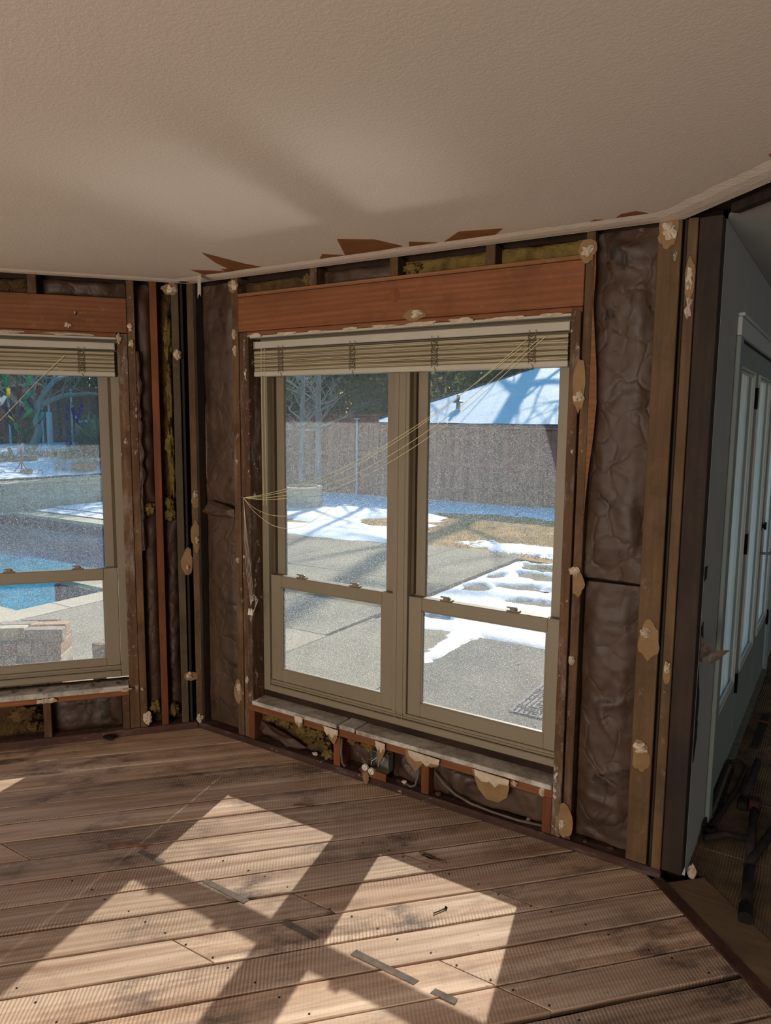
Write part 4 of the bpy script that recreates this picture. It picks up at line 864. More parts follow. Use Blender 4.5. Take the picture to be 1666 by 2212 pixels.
# ================================================================== OUTDOORS: ground
G = -.15
gr = tag(empty('ground'), kind='structure')
def terrain(name, x0, x1, y0, y1, z, mat, parent=gr, amp=.02, n=40, sub=.3):
    m = MB(); m.grid(lambda u, v: (x0+(x1-x0)*u, y0+(y1-y0)*v, z-.03+amp*nz((x0+(x1-x0)*u)*1.3, (y0+(y1-y0)*v)*1.3)), n, n); m.f = [f for f in m.f]
    return m.obj(name, mat, parent, smooth=True)
for x0, x1, y0, y1 in ((-3.45, 2.43, .10, 7.0), (-60, 2.43, 5.75, 80), (2.43, 60, 5.0, 80), (-60, -11.2, -30, 5.75), (-11.2, -3.45, -30, .84), (-3.45, -.0, -30, .10), (-4.4, -3.45, 2.6, 5.75)):
    a = Vector((-.0, 0)); 
    if x1 == -.0: x1 = -1.75
    MB().box((x0, y0, -.9), (x1, y1, -.205)).obj('soil', 'soil', gr)
MB().prism([(-1.75, -2.2), (0, -.05), (0, .1), (-3.45, .1), (-3.45, -2.2)], -.9, -.205).obj('soil', 'soil', gr)
# patio slabs, each one apart
pt = tag(empty('patio'), kind='structure')
def slab(poly, mat, z=G, th=.09):
    return MB().prism(poly, z-th, z, .004).obj('slab', mat, pt)
def rslab(x0, x1, y0, y1, mat, z=G): return slab([(x0+.004, y0+.004), (x1-.004, y0+.004), (x1-.004, y1-.004), (x0+.004, y1-.004)], mat, z)
xs_ = [-3.46, -1.9, -.78]
rslab(-3.46, -1.9, .15, 2.23, 'aggregate'); rslab(-1.9, -.78, .15, 2.23, 'aggregate'); rslab(-3.46, -1.9, -2.6, .145, 'aggregate'); slab([(-1.9, -2.35), (-1.87, -2.35), (-.05, -.04), (-.05, .14), (-1.9, .14)], 'aggregate')
for y0, y1 in ((2.23, 4.55), (4.55, 6.92)):
    rslab(-3.46, -1.9, y0, y1, 'concrete'); rslab(-1.9, -.82, y0, y1, 'concrete')
rslab(-4.41, -3.46, 2.6, 5.7, 'concrete'); rslab(-7.6, -3.46, 5.7, 6.35, 'concrete'); rslab(-11.0, -7.6, 5.7, 9.4, 'coping')
slab([(-5.5, 6.36), (-3.46, 6.36), (-3.46, 6.92), (-4.6, 6.75)], 'concrete')
rslab(-.78, .28, .12, 2.96, 'concrete', G-.002); rslab(.28, 2.42, .12, 2.96, 'concrete_wet', G-.004)
# pool
pool = tag(empty('swimming_pool'), 'blue swimming pool with pale stone coping, seen through the left window', 'pool')
PP = [(-3.8, 1.18), (-3.8, 2.25), (-4.75, 2.25), (-4.75, 5.35), (-11.0, 5.35), (-11.0, 1.18)]
def wallstrip(z0, z1, th, name, mat):
    m = MB()
    for i in range(6):
        a = Vector(PP[i]); b = Vector(PP[(i+1) % 6]); d = (b-a).normalized(); n = Vector((d.y, -d.x))
        m.prism([tuple(a-d*th), tuple(b+d*th), tuple(b+d*th+n*th), tuple(a-d*th+n*th)], z0, z1)
    return m.obj(name, mat, pool)
wallstrip(-.80, -.40, .06, 'basin_wall', 'pool'); wallstrip(-.40, G-.05, .05, 'tile_band', 'tile')
MB().prism(PP, -.80, -.72).obj('basin_floor', 'pool', pool)
m = MB(); m.prism([(-3.8, 1.18), (-3.8, 2.25)]+[(-4.35+.06*math.cos(a), 1.7+.6*math.sin(a)) for a in [x*.3+PI/2+.1 for x in range(0, 10)]], -.72, -.50); m.obj('underwater_step', 'tile', pool)
MB().add([(p[0], p[1], -.285) for p in PP], [tuple(range(6))]).obj('water', 'water', pool)
def coping(p0, p1, n_out, w_=.34, L_=.62):
    p0 = Vector(p0); p1 = Vector(p1); d = (p1-p0); n = max(1, round(d.length/L_)); o = Vector(n_out)*w_; d /= n
    for i in range(n):
        a = p0+d*i+d.normalized()*.003; b = p0+d*(i+1)-d.normalized()*.003
        MB().prism([tuple(a), tuple(b), tuple(b+o), tuple(a+o)], G-.055, G+.004, .004).obj('coping_stone', 'coping', pool)
coping((-3.8, .84), (-3.8, 2.25), (1, 0)); coping((-4.41, 2.25), (-3.46, 2.25), (0, 1)); coping((-4.75, 2.25), (-4.75, 5.69), (1, 0)); coping((-11.0, 5.35), (-4.75, 5.35), (0, 1)); coping((-11.0, 1.18), (-3.8, 1.18), (0, -1))
# lawn
lawn = tag(empty('lawn'), kind='structure')
terrain('lawn_soil', -7.4, 2.42, 6.6, 12.4, G+.02, 'grass_base', lawn, .03, 60)
m = MB(); r = random.Random(9)
for i in range(16000):
    x = r.uniform(-4.6, 1.6); y = r.uniform(6.75, 11.2)
    if nz(x*.9, y*.9, 5) < -.25: continue
    a = r.uniform(0, 6.28); h_ = r.uniform(.015, .04); dx, dy = math.cos(a)*.005, math.sin(a)*.005; lx_, ly_ = r.uniform(-.02, .02), r.uniform(-.02, .02); z = G-.01
    m.add([(x-dx, y-dy, z), (x+dx, y+dy, z), (x+lx_, y+ly_, z+h_)], [(0, 1, 2)])
tag(m.obj('grass_blades', 'grass', None), 'dry tan winter grass beyond the patio', 'grass', kind='stuff')
# snow sheets: height field with ragged melt edges
def snow(x0, x1, y0, y1, cell, f, label, z=G, hmax=.035, name='snow_patch', zf=None):
    nx = int((x1-x0)/cell); ny = int((y1-y0)/cell); val = {}; m = MB(); ids = {}
    for j in range(ny+1):
        for i in range(nx+1):
            x = x0+i*cell; y = y0+j*cell; val[i, j] = f(x, y)
    def vid(i, j):
        if (i, j) not in ids:
            x = x0+i*cell; y = y0+j*cell; v = max(0, val[i, j]); h_ = hmax*(1-math.exp(-v*5))
            if val[i, j] <= 0: h_ = -.012
            ids[i, j] = len(m.v); m.v.append((x+nz(x*7, y*7)*cell*.4, y+nz(x*7, y*7, 9)*cell*.4, (zf(x, y) if zf else z)+h_+.004*nz(x*4, y*4, 2)))
        return ids[i, j]
    for j in range(ny):
        for i in range(nx):
            c = [(i, j), (i+1, j), (i+1, j+1), (i, j+1)]
            if sum(val[k] > 0 for k in c) >= 1: m.f.append(tuple(vid(*k) for k in c))
    o = m.obj(name, 'snow', None, smooth=True); return tag(o, label, 'snow', kind='stuff')
def sblob(x, y, cx, cy, sx, sy): return 1-math.hypot((x-cx)/sx, (y-cy)/sy)
HOLES = [(-.12, 4.98, .30, .16), (-.12, 5.7, .3, .22), (-.52, 4.7, .16, .18), (.32, 4.39, .34, .12), (-.27, 3.31, .20, .07), (-.21, 6.26, .35, .3), (-.69, 6.9, .5, .35), (.9, 5.2, .4, .2), (1.3, 4.1, .4, .15), (-.6, 5.4, .12, .2), (.5, 6.2, .4, .25)]
def f1(x, y):
    n = .35*nz(x*1.8, y*1.8, 1)+.22*nz(x*5, y*5, 2)
    v = min(x+.80, 1.0)*2; v = min(v, (7.15-y)*1.2+n*2); lim = 2.98 if x > .28 else (2.98-(.28-x)*.3 if x > -.3 else 3.05)
    v = min(v, (y-lim)*2.5+n*.15)
    for h_ in HOLES: v = min(v, -sblob(x, y, *h_)*1.1+.0+n*1.7+.2*nz(x*13, y*13))
    return v
snow(-.80, 2.40, 2.9, 7.4, .035, f1, 'broad snow sheet with melted holes beside the far patio slabs', G-.03, .05)
def f2(x, y): return min(.075+.10*(y-2)*.6+.09*nz(x*4, y*4)+.04*nz(x*14, y*14)-abs(x-(.22-(y-2.9)*.02)), (y-1.85)*.5, (3.12-y)*2)*4
snow(-.35, .8, 1.6, 3.15, .03, f2, 'narrow snow ridge along the left edge of the damp slab', G-.004, .03)
def f3(x, y):
    n = .5*nz(x*.9, y*.9, 3)+.25*nz(x*2.6, y*2.6, 4); v = min((y-(6.45+.10*(x+5)))*1.2+n*.4, (-2.95-x)*.7+n-.18*(y-7)); v = min(v, -sblob(x, y, -5.7, 7.7, .6, .25)+n, -sblob(x, y, -4.2, 8.6, .6, .5)+n)
    return max(v, (y-10.8)*2+n*2) if y > 10 else v
snow(-10.9, -2.6, 6.2, 12.15, .07, f3, 'wide sunlit snow field around the round stone ring', G+.0, .045)
def f4(x, y): n = .5*nz(x*1.5, y*1.5, 6)+.4*nz(x*6, y*6, 7); return (y-10.75)*1.3+n
snow(-2.6, 2.4, 9.8, 12.15, .05, f4, 'blue shaded snow strip at the foot of the back fence', G+.01, .05)
def f5(x, y): n = .4*nz(x*3, y*3, 6)+.4*nz(x*9, y*9, 7); return sblob(x, y, -.9, 7.4, 1.1, .35)+n*1.2
snow(-2.3, 1.2, 6.9, 8.0, .035, f5, 'thin broken snow at the near edge of the grass', G+.0, .025)
def f6(x, y): return .5+.8*nz(x*.4, y*3.5, 6)
snow(-10.9, -6.2, 5.75, 9.3, .07, f6, 'thin frosty snow on the far pool deck below the stone wall', G+.0, .02)
def f7(x, y): return sblob(x, y, 1.45, .62, .55, .18)+.5*nz(x*7, y*7)
snow(.9, 2.1, .3, 1.0, .03, f7, 'small slushy snow heap just outside the window foot', G-.004, .05)
# flagstones showing in the melted holes
fs_ = tag(empty('flagstone_path'), kind='structure'); 
for i, (cx, cy, sx, sy) in enumerate(HOLES): MB().prism([(cx+a, cy+b) for a, b in blob_poly(0, 0, sx*2.1, sy*2.1, 9, .22, i)], G-.06, G-.022, .006).obj('flagstone', 'flag', fs_)
dm = tag(empty('door_mat', (1.78, 2.10, G-.004)), 'dark rubber door mat with a raised maze pattern outside the doors', 'door mat')
MB().box((-.56, -.56, 0), (.58, .60, .012), .004).obj('mat_base', 'mat', dm)
m = MB(); r = random.Random(2)
for i in range(-16, 17):
    for j in range(-16, 17):
        x, y = i*.033, j*.033
        if r.random() < .5: m.box((x-.016, y-.0045, .012), (x+.020, y+.0045, .017))
        else: m.box((x-.0045, y-.016, .012), (x+.0045, y+.020, .017))
m.obj('raised_pattern', 'fascia', dm)
# round stone ring with a lid
CY = Vector((-6.92, 9.42, G)); fr_ = tag(empty('stone_ring', CY), 'low round pale stone ring standing in the snow', 'fire pit')
for k in range(3):
    n = 14
    for i in range(n):
        a0 = 2*PI*(i+.5*(k % 2))/n+.012; a1 = 2*PI*(i+1+.5*(k % 2))/n-.012; ro, ri = .44, .34
        pts = [(ro*math.cos(a0+(a1-a0)*t/3), ro*math.sin(a0+(a1-a0)*t/3)) for t in range(4)]+[(ri*math.cos(a1+(a0-a1)*t/3), ri*math.sin(a1+(a0-a1)*t/3)) for t in range(4)]
        MB().prism(pts, .14*k+.003, .14*(k+1)-.004, .004).obj('ring_stone', 'stone', fr_)
MB().lathe([(.46, .421), (.46, .46), (.36, .465), (.36, .421)][::1], 32).obj('rim', 'coping', fr_)
MB().lathe([(.35, .39), (.35, .40), (0, .40)], 24).obj('ash_bed', 'fascia', fr_)
# fences
def fence(name, label, p0, p1, z0, z1, gap=.003, posts=None, mat='fence', rail=True, top=True, wd=.14):
    F = tag(empty(name), label, 'fence'); p0 = Vector(p0); p1 = Vector(p1); d = (p1-p0).normalized(); n = Vector((d.y, -d.x)); N = int((p1-p0).length/wd); me = {}
    ang = math.atan2(d.y, d.x)
    for k in range(3):
        m = MB(); hh = (z1-z0)-.02*k; m.box((.0, -.009, 0), (wd-gap, .009, hh), .002); me[k] = m.mesh('picket')
        me[k].materials.append(MAT[mat] if k else MAT['fence_grey' if mat == 'fence' else mat])
    for i in range(N):
        q = p0+d*(wd*i); link('picket', me[R.randrange(3)], None, F, (q.x, q.y, z0), (R.uniform(-.006, .006), 0, ang+R.uniform(-.02, .02)))
    s = -n
    if rail:
        for z in (z0+.25, (z0+z1)/2, z1-.25):
            a = p0+n*.012; b = p1+n*.012; MB().prism([tuple(a), tuple(b), tuple(b+n*.038), tuple(a+n*.038)], z, z+.085, .002).obj('rail', 'fence', F)
    if top:
        a = p0-n*.02; b = p1-n*.02; MB().prism([tuple(a), tuple(b), tuple(b+n*.09), tuple(a+n*.09)], z1+.002, z1+.035, .003).obj('cap_rail', 'fence', F)
    return F
fb = fence('wooden_fence', 'tall reddish board fence at the back of the lawn, left part', (-17.0, 12.2), (-6.75, 12.2), -.15, 1.83)
fb2 = fence('wooden_fence', 'brown board fence below the snowy roof, right part', (-6.75, 12.25), (3.0, 12.25), -.15, 1.56, wd=.12)
f3_ = fence('wooden_fence', 'tall red-brown board fence with pale metal posts behind the bottle tree', (-16.9, 3.5), (-16.9, 12.2), .85, 2.6)
# posts belong to their fence
for y in (6.9, 7.87, 8.85, 9.83, 10.78, 11.78): MB().tube([(-16.83, y, .85), (-16.83, y, 2.52)], .03, 8).lathe([(.036, 0), (.036, .03), (0, .05)], 8, Matrix.Translation((-16.83, y, 2.52))).obj('metal_post', 'white_pole', f3_)
o = MB(); o.tube([(-7.35, 12.1, -.15), (-7.35, 12.1, 1.76)], .024, 8).box((-7.43, 12.08, 1.74), (-7.27, 12.12, 1.77)); o.obj('metal_post', 'white_pole', fb)
# neighbour's garage: wall, snowy hip roof, gutter, vent
nh = tag(empty('garage'), 'low garage with a snow-covered hip roof beyond the back fence', 'garage')
MB().box((-6.1, 13.0, -.15), (5, 19, 1.60)).obj('wall', 'fence_grey', nh)
e0, z0_ = 12.55, 1.62
HIP = [(-7.35, 12.50, z0_), (5.5, 12.50, z0_), (2.0, 17.0, 3.15), (-4.55, 16.6, 3.12), (-7.35, 21.0, z0_)]
m = MB(); vs = HIP+[(5.5, 21.0, z0_)]; m.add(vs, [(0, 1, 2, 3), (0, 3, 4), (1, 5, 2), (4, 3, 2, 5), (0, 4, 5, 1)]); m.obj('roof', 'shingle', nh)
m = MB(); m.grid(lambda u, v: tuple((Vector((-7.25, 12.56, z0_+.02)).lerp(Vector((5.4, 12.56, z0_+.02)), u)).lerp(Vector((-4.50, 16.55, 3.13)).lerp(Vector((2.0, 16.9, 3.16)), u), v)+Vector((0, 0, .035+.012*nz(u*20, v*8)))), 60, 20)
tag(m.obj('roof_snow', 'snow', nh, smooth=True), 'snow layer on the roof')
MB().tube([(-7.38, 12.46, z0_+.02), (-4.55, 16.6, 3.15)], .045, 6).obj('hip_ridge', 'shingle', nh); MB().tube([(-4.6, 16.6, 3.15), (2.0, 17.0, 3.18)], .05, 6).obj('ridge', 'shingle', nh)
MB().box((-7.35, 12.40, 1.55), (5.5, 12.50, 1.625), .005).obj('gutter', 'fascia', nh); MB().box((-7.35, 12.44, 1.475), (5.5, 12.50, 1.50), .003).obj('trim_board', 'gutter', nh)
MB().lathe([(.05, 0), (.05, .16), (.13, .17), (.12, .20), (.05, .25), (.035, .36), (0, .37)], 14, Matrix.Translation((-5.32, 13.55, 2.0))).obj('roof_vent', 'steel', nh)
# trees
def tree(label, cat, loc, pts_main, seed, depth=3, spread=.7, mat='bark', leaves=0, leafmat='leaf', name='bare_tree', r0_=.1, n1=5, lsize=.05, l0=1.2, spraw=.5, zmin=.4, parentless=True, down=.0):
    T = tag(empty(name, loc), label, cat); r = random.Random(seed); m = MB(); tips = []
    def branch(p, d, len_, rad, lv):
        pts = [p]; rs = [rad]; q = p.copy(); dd = d.copy(); st = 5
        for i in range(st):
            dd = (dd+Vector((r.uniform(-.22, .22), r.uniform(-.22, .22), r.uniform(-.12, .2)-down))).normalized(); q = q+dd*len_/st; pts.append(q.copy()); rs.append(rad*(1-.75*(i+1)/st))
        m.tube(pts, rs, 5 if lv > 1 else 7, caps=False); tips.extend(pts[2:])
        if lv < depth:
            for k in range(r.randint(2, 4) if lv else n1):
                i = r.randint(2, st); a = r.uniform(0, 2*PI); ax = Vector((math.cos(a), math.sin(a), r.uniform(-.1, .5)))
                branch(pts[i], (dd*.6+ax*spread).normalized(), len_*r.uniform(.5, .75), rs[i]*.75+.002, lv+1)
    for pts in pts_main:
        P = [Vector(p) for p in pts]; n = len(P); rk_ = r0_*(1 if pts is pts_main[0] or len(pts_main) == 2 and mat == 'bark_pale' else .6); rs = [rk_*(1-.55*i/(n-1)) for i in range(n)]; rs[0] *= 1.25; m.tube(P, rs, 10)
        for i in range(1, n):
            if P[i].z < zmin: continue
            for k in range(n1):
                a = r.uniform(0, 2*PI); t = r.random(); q = P[i-1].lerp(P[i], t); branch(q, Vector((math.cos(a), math.sin(a), r.uniform(-.1, .7))).normalized(), l0*r.uniform(.6, 1.2), rs[i]*.5, 1)
    m.obj('trunk_and_branches', mat, T, smooth=True)
    if leaves:
        lm = MB()
        for i in range(leaves):
            q = r.choice(tips)+Vector((r.gauss(0, 1), r.gauss(0, 1), r.gauss(0, 1)))*spraw*.5; a = Vector((r.gauss(0, 1), r.gauss(0, 1), r.gauss(0, 1))).normalized(); b = a.orthogonal().normalized(); s = lsize*r.uniform(.6, 1.3)
            lm.add([tuple(q-b*s*.35), tuple(q+a*s*.5-b*s*.1), tuple(q+a*s), tuple(q+a*s*.5+b*s*.35)], [(0, 1, 2, 3)])
        tag(lm.obj('foliage', leafmat, T), kind='stuff')
    return T
tree('pale bare tree with two upright stems behind the round stone ring', 'tree', (-8.2, 11.3, G), [[(-.22, 0, 0), (-.24, 0, 1.0), (-.21, 0, 2.2), (-.15, 0, 3.6)], [(.26, 0, 0), (.28, 0, 1.1), (.27, 0, 2.3), (.35, 0, 3.9)]], 4, 3, mat='bark_pale', r0_=.085, n1=7, zmin=1.7, l0=1.4)
EV = [(-13.4, 16.5, 3.6), (-11.6, 15.2, 3.4), (-10.0, 17.0, 3.9), (-8.6, 15.8, 3.6), (-7.6, 20.5, 4.2), (-5.2, 22.5, 4.4), (-10.8, 21, 4.6), (-14.5, 19, 4.2)]
POS = ['farthest left', 'second from the left', 'third from the left', 'just left of the garage roof', 'behind the hip of the garage roof', 'behind the garage ridge', 'in the back row behind the first three', 'in the back row at the left']
for i, (x, y, h_) in enumerate(EV):
    tree('glossy dark evergreen beyond the back fence, %s' % POS[i], 'tree', (x, y, G), [[(0, 0, 0), (.1, 0, h_*.4), (0, .1, h_*.75), (.05, 0, h_*.9)]], 50+i, 2, mat='bark', leaves=11000, leafmat='leaf' if i % 3 else 'leaf2', name='evergreen_tree', r0_=.12, n1=7, lsize=.17, l0=1.25, spraw=.55, zmin=.9)
for i, (y, h_, x) in enumerate(((5.2, 4.2, -18.6), (7.2, 4.4, -18.8), (9.3, 4.0, -18.5), (11.2, 4.4, -18.8), (13.2, 4.6, -18.6))):
    tree('olive evergreen behind the left fence, %s' % ('first from the left', 'second from the left', 'third from the left', 'fourth from the left', 'nearest the fence corner')[i], 'tree', (x, y, .6), [[(0, 0, 0), (.1, 0, h_*.4), (0, .1, h_*.8)]], 80+i, 2, mat='bark', leaves=9000, leafmat='leaf2' if i % 2 else 'leaf', name='evergreen_tree', r0_=.1, n1=7, lsize=.16, l0=1.2, spraw=.55, zmin=.9)
for i, (x, y, h_) in enumerate(((-17.6, 14.2, 6.6), (-15.4, 14.6, 6.9), (-13.4, 14.0, 6.4), (-19.6, 14.4, 6.6))):
    tree('tall dark evergreen close behind the corner of the back fence, %s' % ('third from the pool', 'second from the pool', 'nearest the pool', 'fourth from the pool')[i], 'tree', (x, y, G), [[(0, 0, 0), (.1, 0, h_*.4), (0, .1, h_*.7), (.05, 0, h_*.85)]], 150+i, 2, mat='bark', leaves=9000, leafmat='leaf', name='evergreen_tree', r0_=.16, n1=9, lsize=.2, l0=1.7, spraw=.7, zmin=1.2)
tree('tall bare tree far beyond the garage that casts branch shadows on its roof', 'tree', (-6.9, 24.0, G), [[(0, 0, 0), (.2, 0, 2.5), (.1, 0, 5), (.6, 0, 8), (.5, 0, 11), (.2, 0, 14), (.4, .2, 17)], [(.15, 0, 4), (1.6, -.4, 6.2), (2.6, -.5, 9), (3.2, -.4, 13)]], 5, 3, mat='bark', r0_=.34, n1=3, zmin=4.5, l0=2.8)
tree('bare tree beyond the right end of the back fence', 'tree', (-1.2, 19.8, G), [[(0, 0, 0), (-.1, 0, 3), (.3, 0, 5), (.2, 0, 8), (-.2, 0, 11), (0, 0, 14)], [(0, 0, 4), (-1.2, 0, 7), (-1.8, 0, 11)]], 15, 3, mat='bark', r0_=.20, n1=3, zmin=3.5, l0=2.4)
tree('bare tree beyond the fence behind the stone ring', 'tree', (-8.6, 18.6, G), [[(0, 0, 0), (.1, 0, 3), (-.2, 0, 5.5), (.1, 0, 8), (.3, 0, 11)], [(0, 0, 4), (1.0, 0, 7), (1.5, 0, 10)]], 25, 3, mat='bark', r0_=.18, n1=3, zmin=3.8, l0=2.2)
for i, (x, y, h_) in enumerate(((-9.6, 25.5, 6.0), (-12.6, 25.0, 6.0), (-6.6, 27.0, 6.2), (-3.4, 26.5, 6.0))):
    tree('far dark evergreen in the last row, %s' % ('second from the left', 'farthest left', 'third from the left', 'farthest right')[i], 'tree', (x, y, G), [[(0, 0, 0), (.1, 0, h_*.4), (0, .1, h_*.75), (.05, 0, h_*.9)]], 250+i, 2, mat='bark', leaves=9000, leafmat='leaf2' if i % 2 else 'leaf', name='evergreen_tree', r0_=.14, n1=8, lsize=.24, l0=1.9, spraw=.9, zmin=1.0)
# fallen leaf crumbs on the patio
m = MB(); r = random.Random(44)
for i in range(420):
    x = r.uniform(-.7, 2.2) if i % 3 else r.uniform(-3.3, -.2); y = r.uniform(.4, 2.9) if i % 3 else r.uniform(.3, 6); a = r.uniform(0, 6.28); s = r.uniform(.006, .022)
    m.add([(x, y, G+.004), (x+s*math.cos(a), y+s*math.sin(a), G+.004+s*.3), (x+s*math.cos(a+1), y+s*math.sin(a+1), G+.005)], [(0, 1, 2)])
tag(m.obj('leaf_litter', 'dry', None), 'scattered dry leaf crumbs on the patio slabs', 'leaves', kind='stuff')
# ---- terrace with stone wall
tz = lambda x, y: .43+max(0, min(1, (-11.3-x)/5.5))*.55
tw = tag(empty('retaining_wall'), kind='structure')
MB().box((-11.5, .0, -.2), (-11.06, 12.1, .385)).obj('wall_core', 'mortar', tw)
r = random.Random(12); z = -.15
for row, hh in enumerate((.15, .11, .16, .11)):
    y = 3.9+r.uniform(0, .2)
    while y < 9.3:
        w_ = r.uniform(.16, .46)
        if hh > .14 and r.random() < .25:
            for k in range(2): MB().box((-11.06, y+.005, z+.004+k*hh/2), (-11.05+r.uniform(0, .01), y+w_-.005, z+hh/2-.003+k*hh/2), .004).obj('stone', 'stone', tw)
        else: MB().box((-11.06, y+.005, z+.004), (-11.05+r.uniform(0, .012), y+w_-.005, z+hh-.004), .005).obj('stone', 'stone', tw)
        y += w_
    z += hh
y = 3.9
while y < 9.3: w_ = r.uniform(.5, .8); MB().box((-11.5, y+.004, .387), (-10.98+r.uniform(-.01, .01), y+w_-.004, .43), .006).obj('cap_stone', 'coping', tw); y += w_
te = tag(empty('terrace'), kind='structure')
m = MB(); m.grid(lambda u, v: (-11.3-9*u, -2+14.2*v, tz(-11.3-9*u, 0)-.03), 20, 20); m.obj('terrace_soil', 'soil', te)
snow(-16.8, -11.52, 3.0, 12.1, .09, lambda x, y: .6+.5*nz(x*.8, y*.8, 8)+.5*nz(x*3, y*3) if x > -11.6 or True else 0, 'blue shaded snow on the raised terrace behind the stone wall', .43, .04, zf=lambda x, y: tz(x, y)-.028)
ed = tag(empty('terrace_edging'), 'low row of rough edging stones on the snowy terrace', 'edging')
y = 5.5; i = 0
while y < 9.6:
    w_ = r.uniform(.28, .42)
    if not (7.55 < y < 8.1): MB().box((-13.95, y, .6), (-13.7, y+w_-.02, .80+r.uniform(-.02, .02)), .02).obj('edging_stone', 'flag', ed)
    y += w_
def fuzz(name, label, loc, sx, sy, sz, n, mat, seed, up=.6, l=.14, wdt=.008, cat='shrub'):
    m = MB(); r = random.Random(seed)
    for i in range(n):
        p = Vector((r.uniform(-1, 1)*sx, r.uniform(-1, 1)*sy, 0)); d = Vector((r.gauss(0, .6), r.gauss(0, .6), up)).normalized(); q = p+d*l*r.uniform(.5, 1.2)*sz
        s = d.cross(Vector((r.random(), r.random(), .1))).normalized()*wdt; m.add([tuple(p-s), tuple(p+s), tuple(q+s*.3), tuple(q-s*.3)], [(0, 1, 2, 3)])
    return tag(m.obj(name, mat, None, loc=loc), label, cat)
for i, (y, lab) in enumerate(((6.8, 'dark low ground shrub left of the bottle tree on the terrace'), (8.6, 'dark low ground shrub by the white post'), (9.4, 'dark low ground shrub behind the yucca'))):
    fuzz('low_shrub', lab, (-14.45, y, .70), .3, .55, 1.7, 1100, 'leaf', i)
# gnarled tree
tree('gnarled bare tree with curved trunk behind the bottle tree', 'tree', (-14.9, 8.0, .74), [[(0, 0, 0), (.1, .25, .25), (.0, .5, .6), (0, .42, 1.0), (0, .6, 1.5), (0, 1.0, 1.95), (0, 1.6, 2.2)], [(0, .4, 1.1), (0, -.1, 1.4), (0, -.7, 1.9), (0, -1.0, 2.5)], [(0, .55, 1.3), (0, 1.2, 1.55), (0, 2.0, 1.65), (0, 2.7, 1.6)]], 33, 3, mat='bark_pale', r0_=.12, n1=3, zmin=1.4, l0=1.0)
wp = tag(MB().lathe([(.075, 0), (.075, 1.06), (.03, 1.07), (.03, 1.45), (0, 1.46)], 16, Matrix.Translation((-15.3, 9.06, .80))).obj('white_post', 'white_pole'), 'thick pale grey post standing in front of the red-brown fence', 'post')
# yucca
def yucca(label, loc, n, rad, seed, h_=.9):
    Y = tag(empty('yucca', loc), label, 'plant'); r = random.Random(seed); m = MB()
    for i in range(n):
        a = r.uniform(0, 2*PI); e = r.uniform(.15, 1.45); L_ = rad*r.uniform(.7, 1.1); c = Vector((r.uniform(-.35, .35), r.uniform(-.35, .35), h_*r.uniform(.2, .55))); d = Vector((math.cos(a)*math.cos(e), math.sin(a)*math.cos(e), math.sin(e))); s = d.cross(Vector((0, 0, 1))).normalized()
        P = [c+d*L_*t+Vector((0, 0, -.12*t*t*L_)) for t in (0, .35, .7, 1)]; W_ = (.012, .018, .013, .001)
        vs = []
        for p, w_ in zip(P, W_): vs += [tuple(p-s*w_), tuple(p+s*w_)]
        m.add(vs, [(0, 1, 3, 2), (2, 3, 5, 4), (4, 5, 7, 6)])
    m.obj('leaf_rosettes', 'yucca', Y); MB().tube([(0, 0, 0), (.02, 0, h_*.5)], [.09, .06], 8).obj('stem', 'bark', Y); return Y
yucca('big spiky green yucca on the terrace beside the terracotta bowl', (-12.7, 8.8, .52), 1900, .9, 1, 1.1)
yucca('smaller spiky yucca close behind the big one at the window edge', (-12.6, 9.7, .50), 900, .8, 2, .9)
bw = tag(empty('planter_bowl', (-12.05, 7.78, .45)), 'wide terracotta bowl planter with dry stems on the terrace edge', 'planter')
MB().lathe([(.10, 0), (.19, .04), (.26, .12), (.29, .21), (.295, .225), (.265, .225), (.24, .17), (0, .17)], 24).obj('bowl', 'terracotta', bw)
m = MB(); r = random.Random(6)
for i in range(34): a = r.uniform(0, 6.28); q = Vector((math.cos(a)*.15*r.random(), math.sin(a)*.15*r.random(), .17)); m.tube([q, q+Vector((r.gauss(0, .05), r.gauss(0, .05), .12)), q+Vector((r.gauss(0, .12), r.gauss(0, .12), r.uniform(.1, .3)))], [.006, .004, .002], 4)
m.obj('dry_stems', 'dry', bw)
dp = tag(empty('dried_shrub', (-12.3, 7.3, .45)), 'grey dried flower heads left of the terracotta bowl', 'plant'); m = MB()
for i in range(22):
    q = Vector((r.gauss(0, .1), r.gauss(0, .1), 0)); e = q+Vector((r.gauss(0, .15), r.gauss(0, .15), r.uniform(.15, .55))); m.tube([q, q.lerp(e, .5)+Vector((0, 0, .04)), e], [.006, .005, .003], 4)
    m.lathe([(.012, 0), (.03, .012), (.012, .024), (0, .024)], 6, Matrix.Translation(e))
m.obj('stems', 'dry', dp)
fuzz('frosted_shrub', 'small dark frosted shrub under the dried flower heads', (-12.15, 7.35, .45), .16, .22, 1.0, 260, 'leaf', 9)
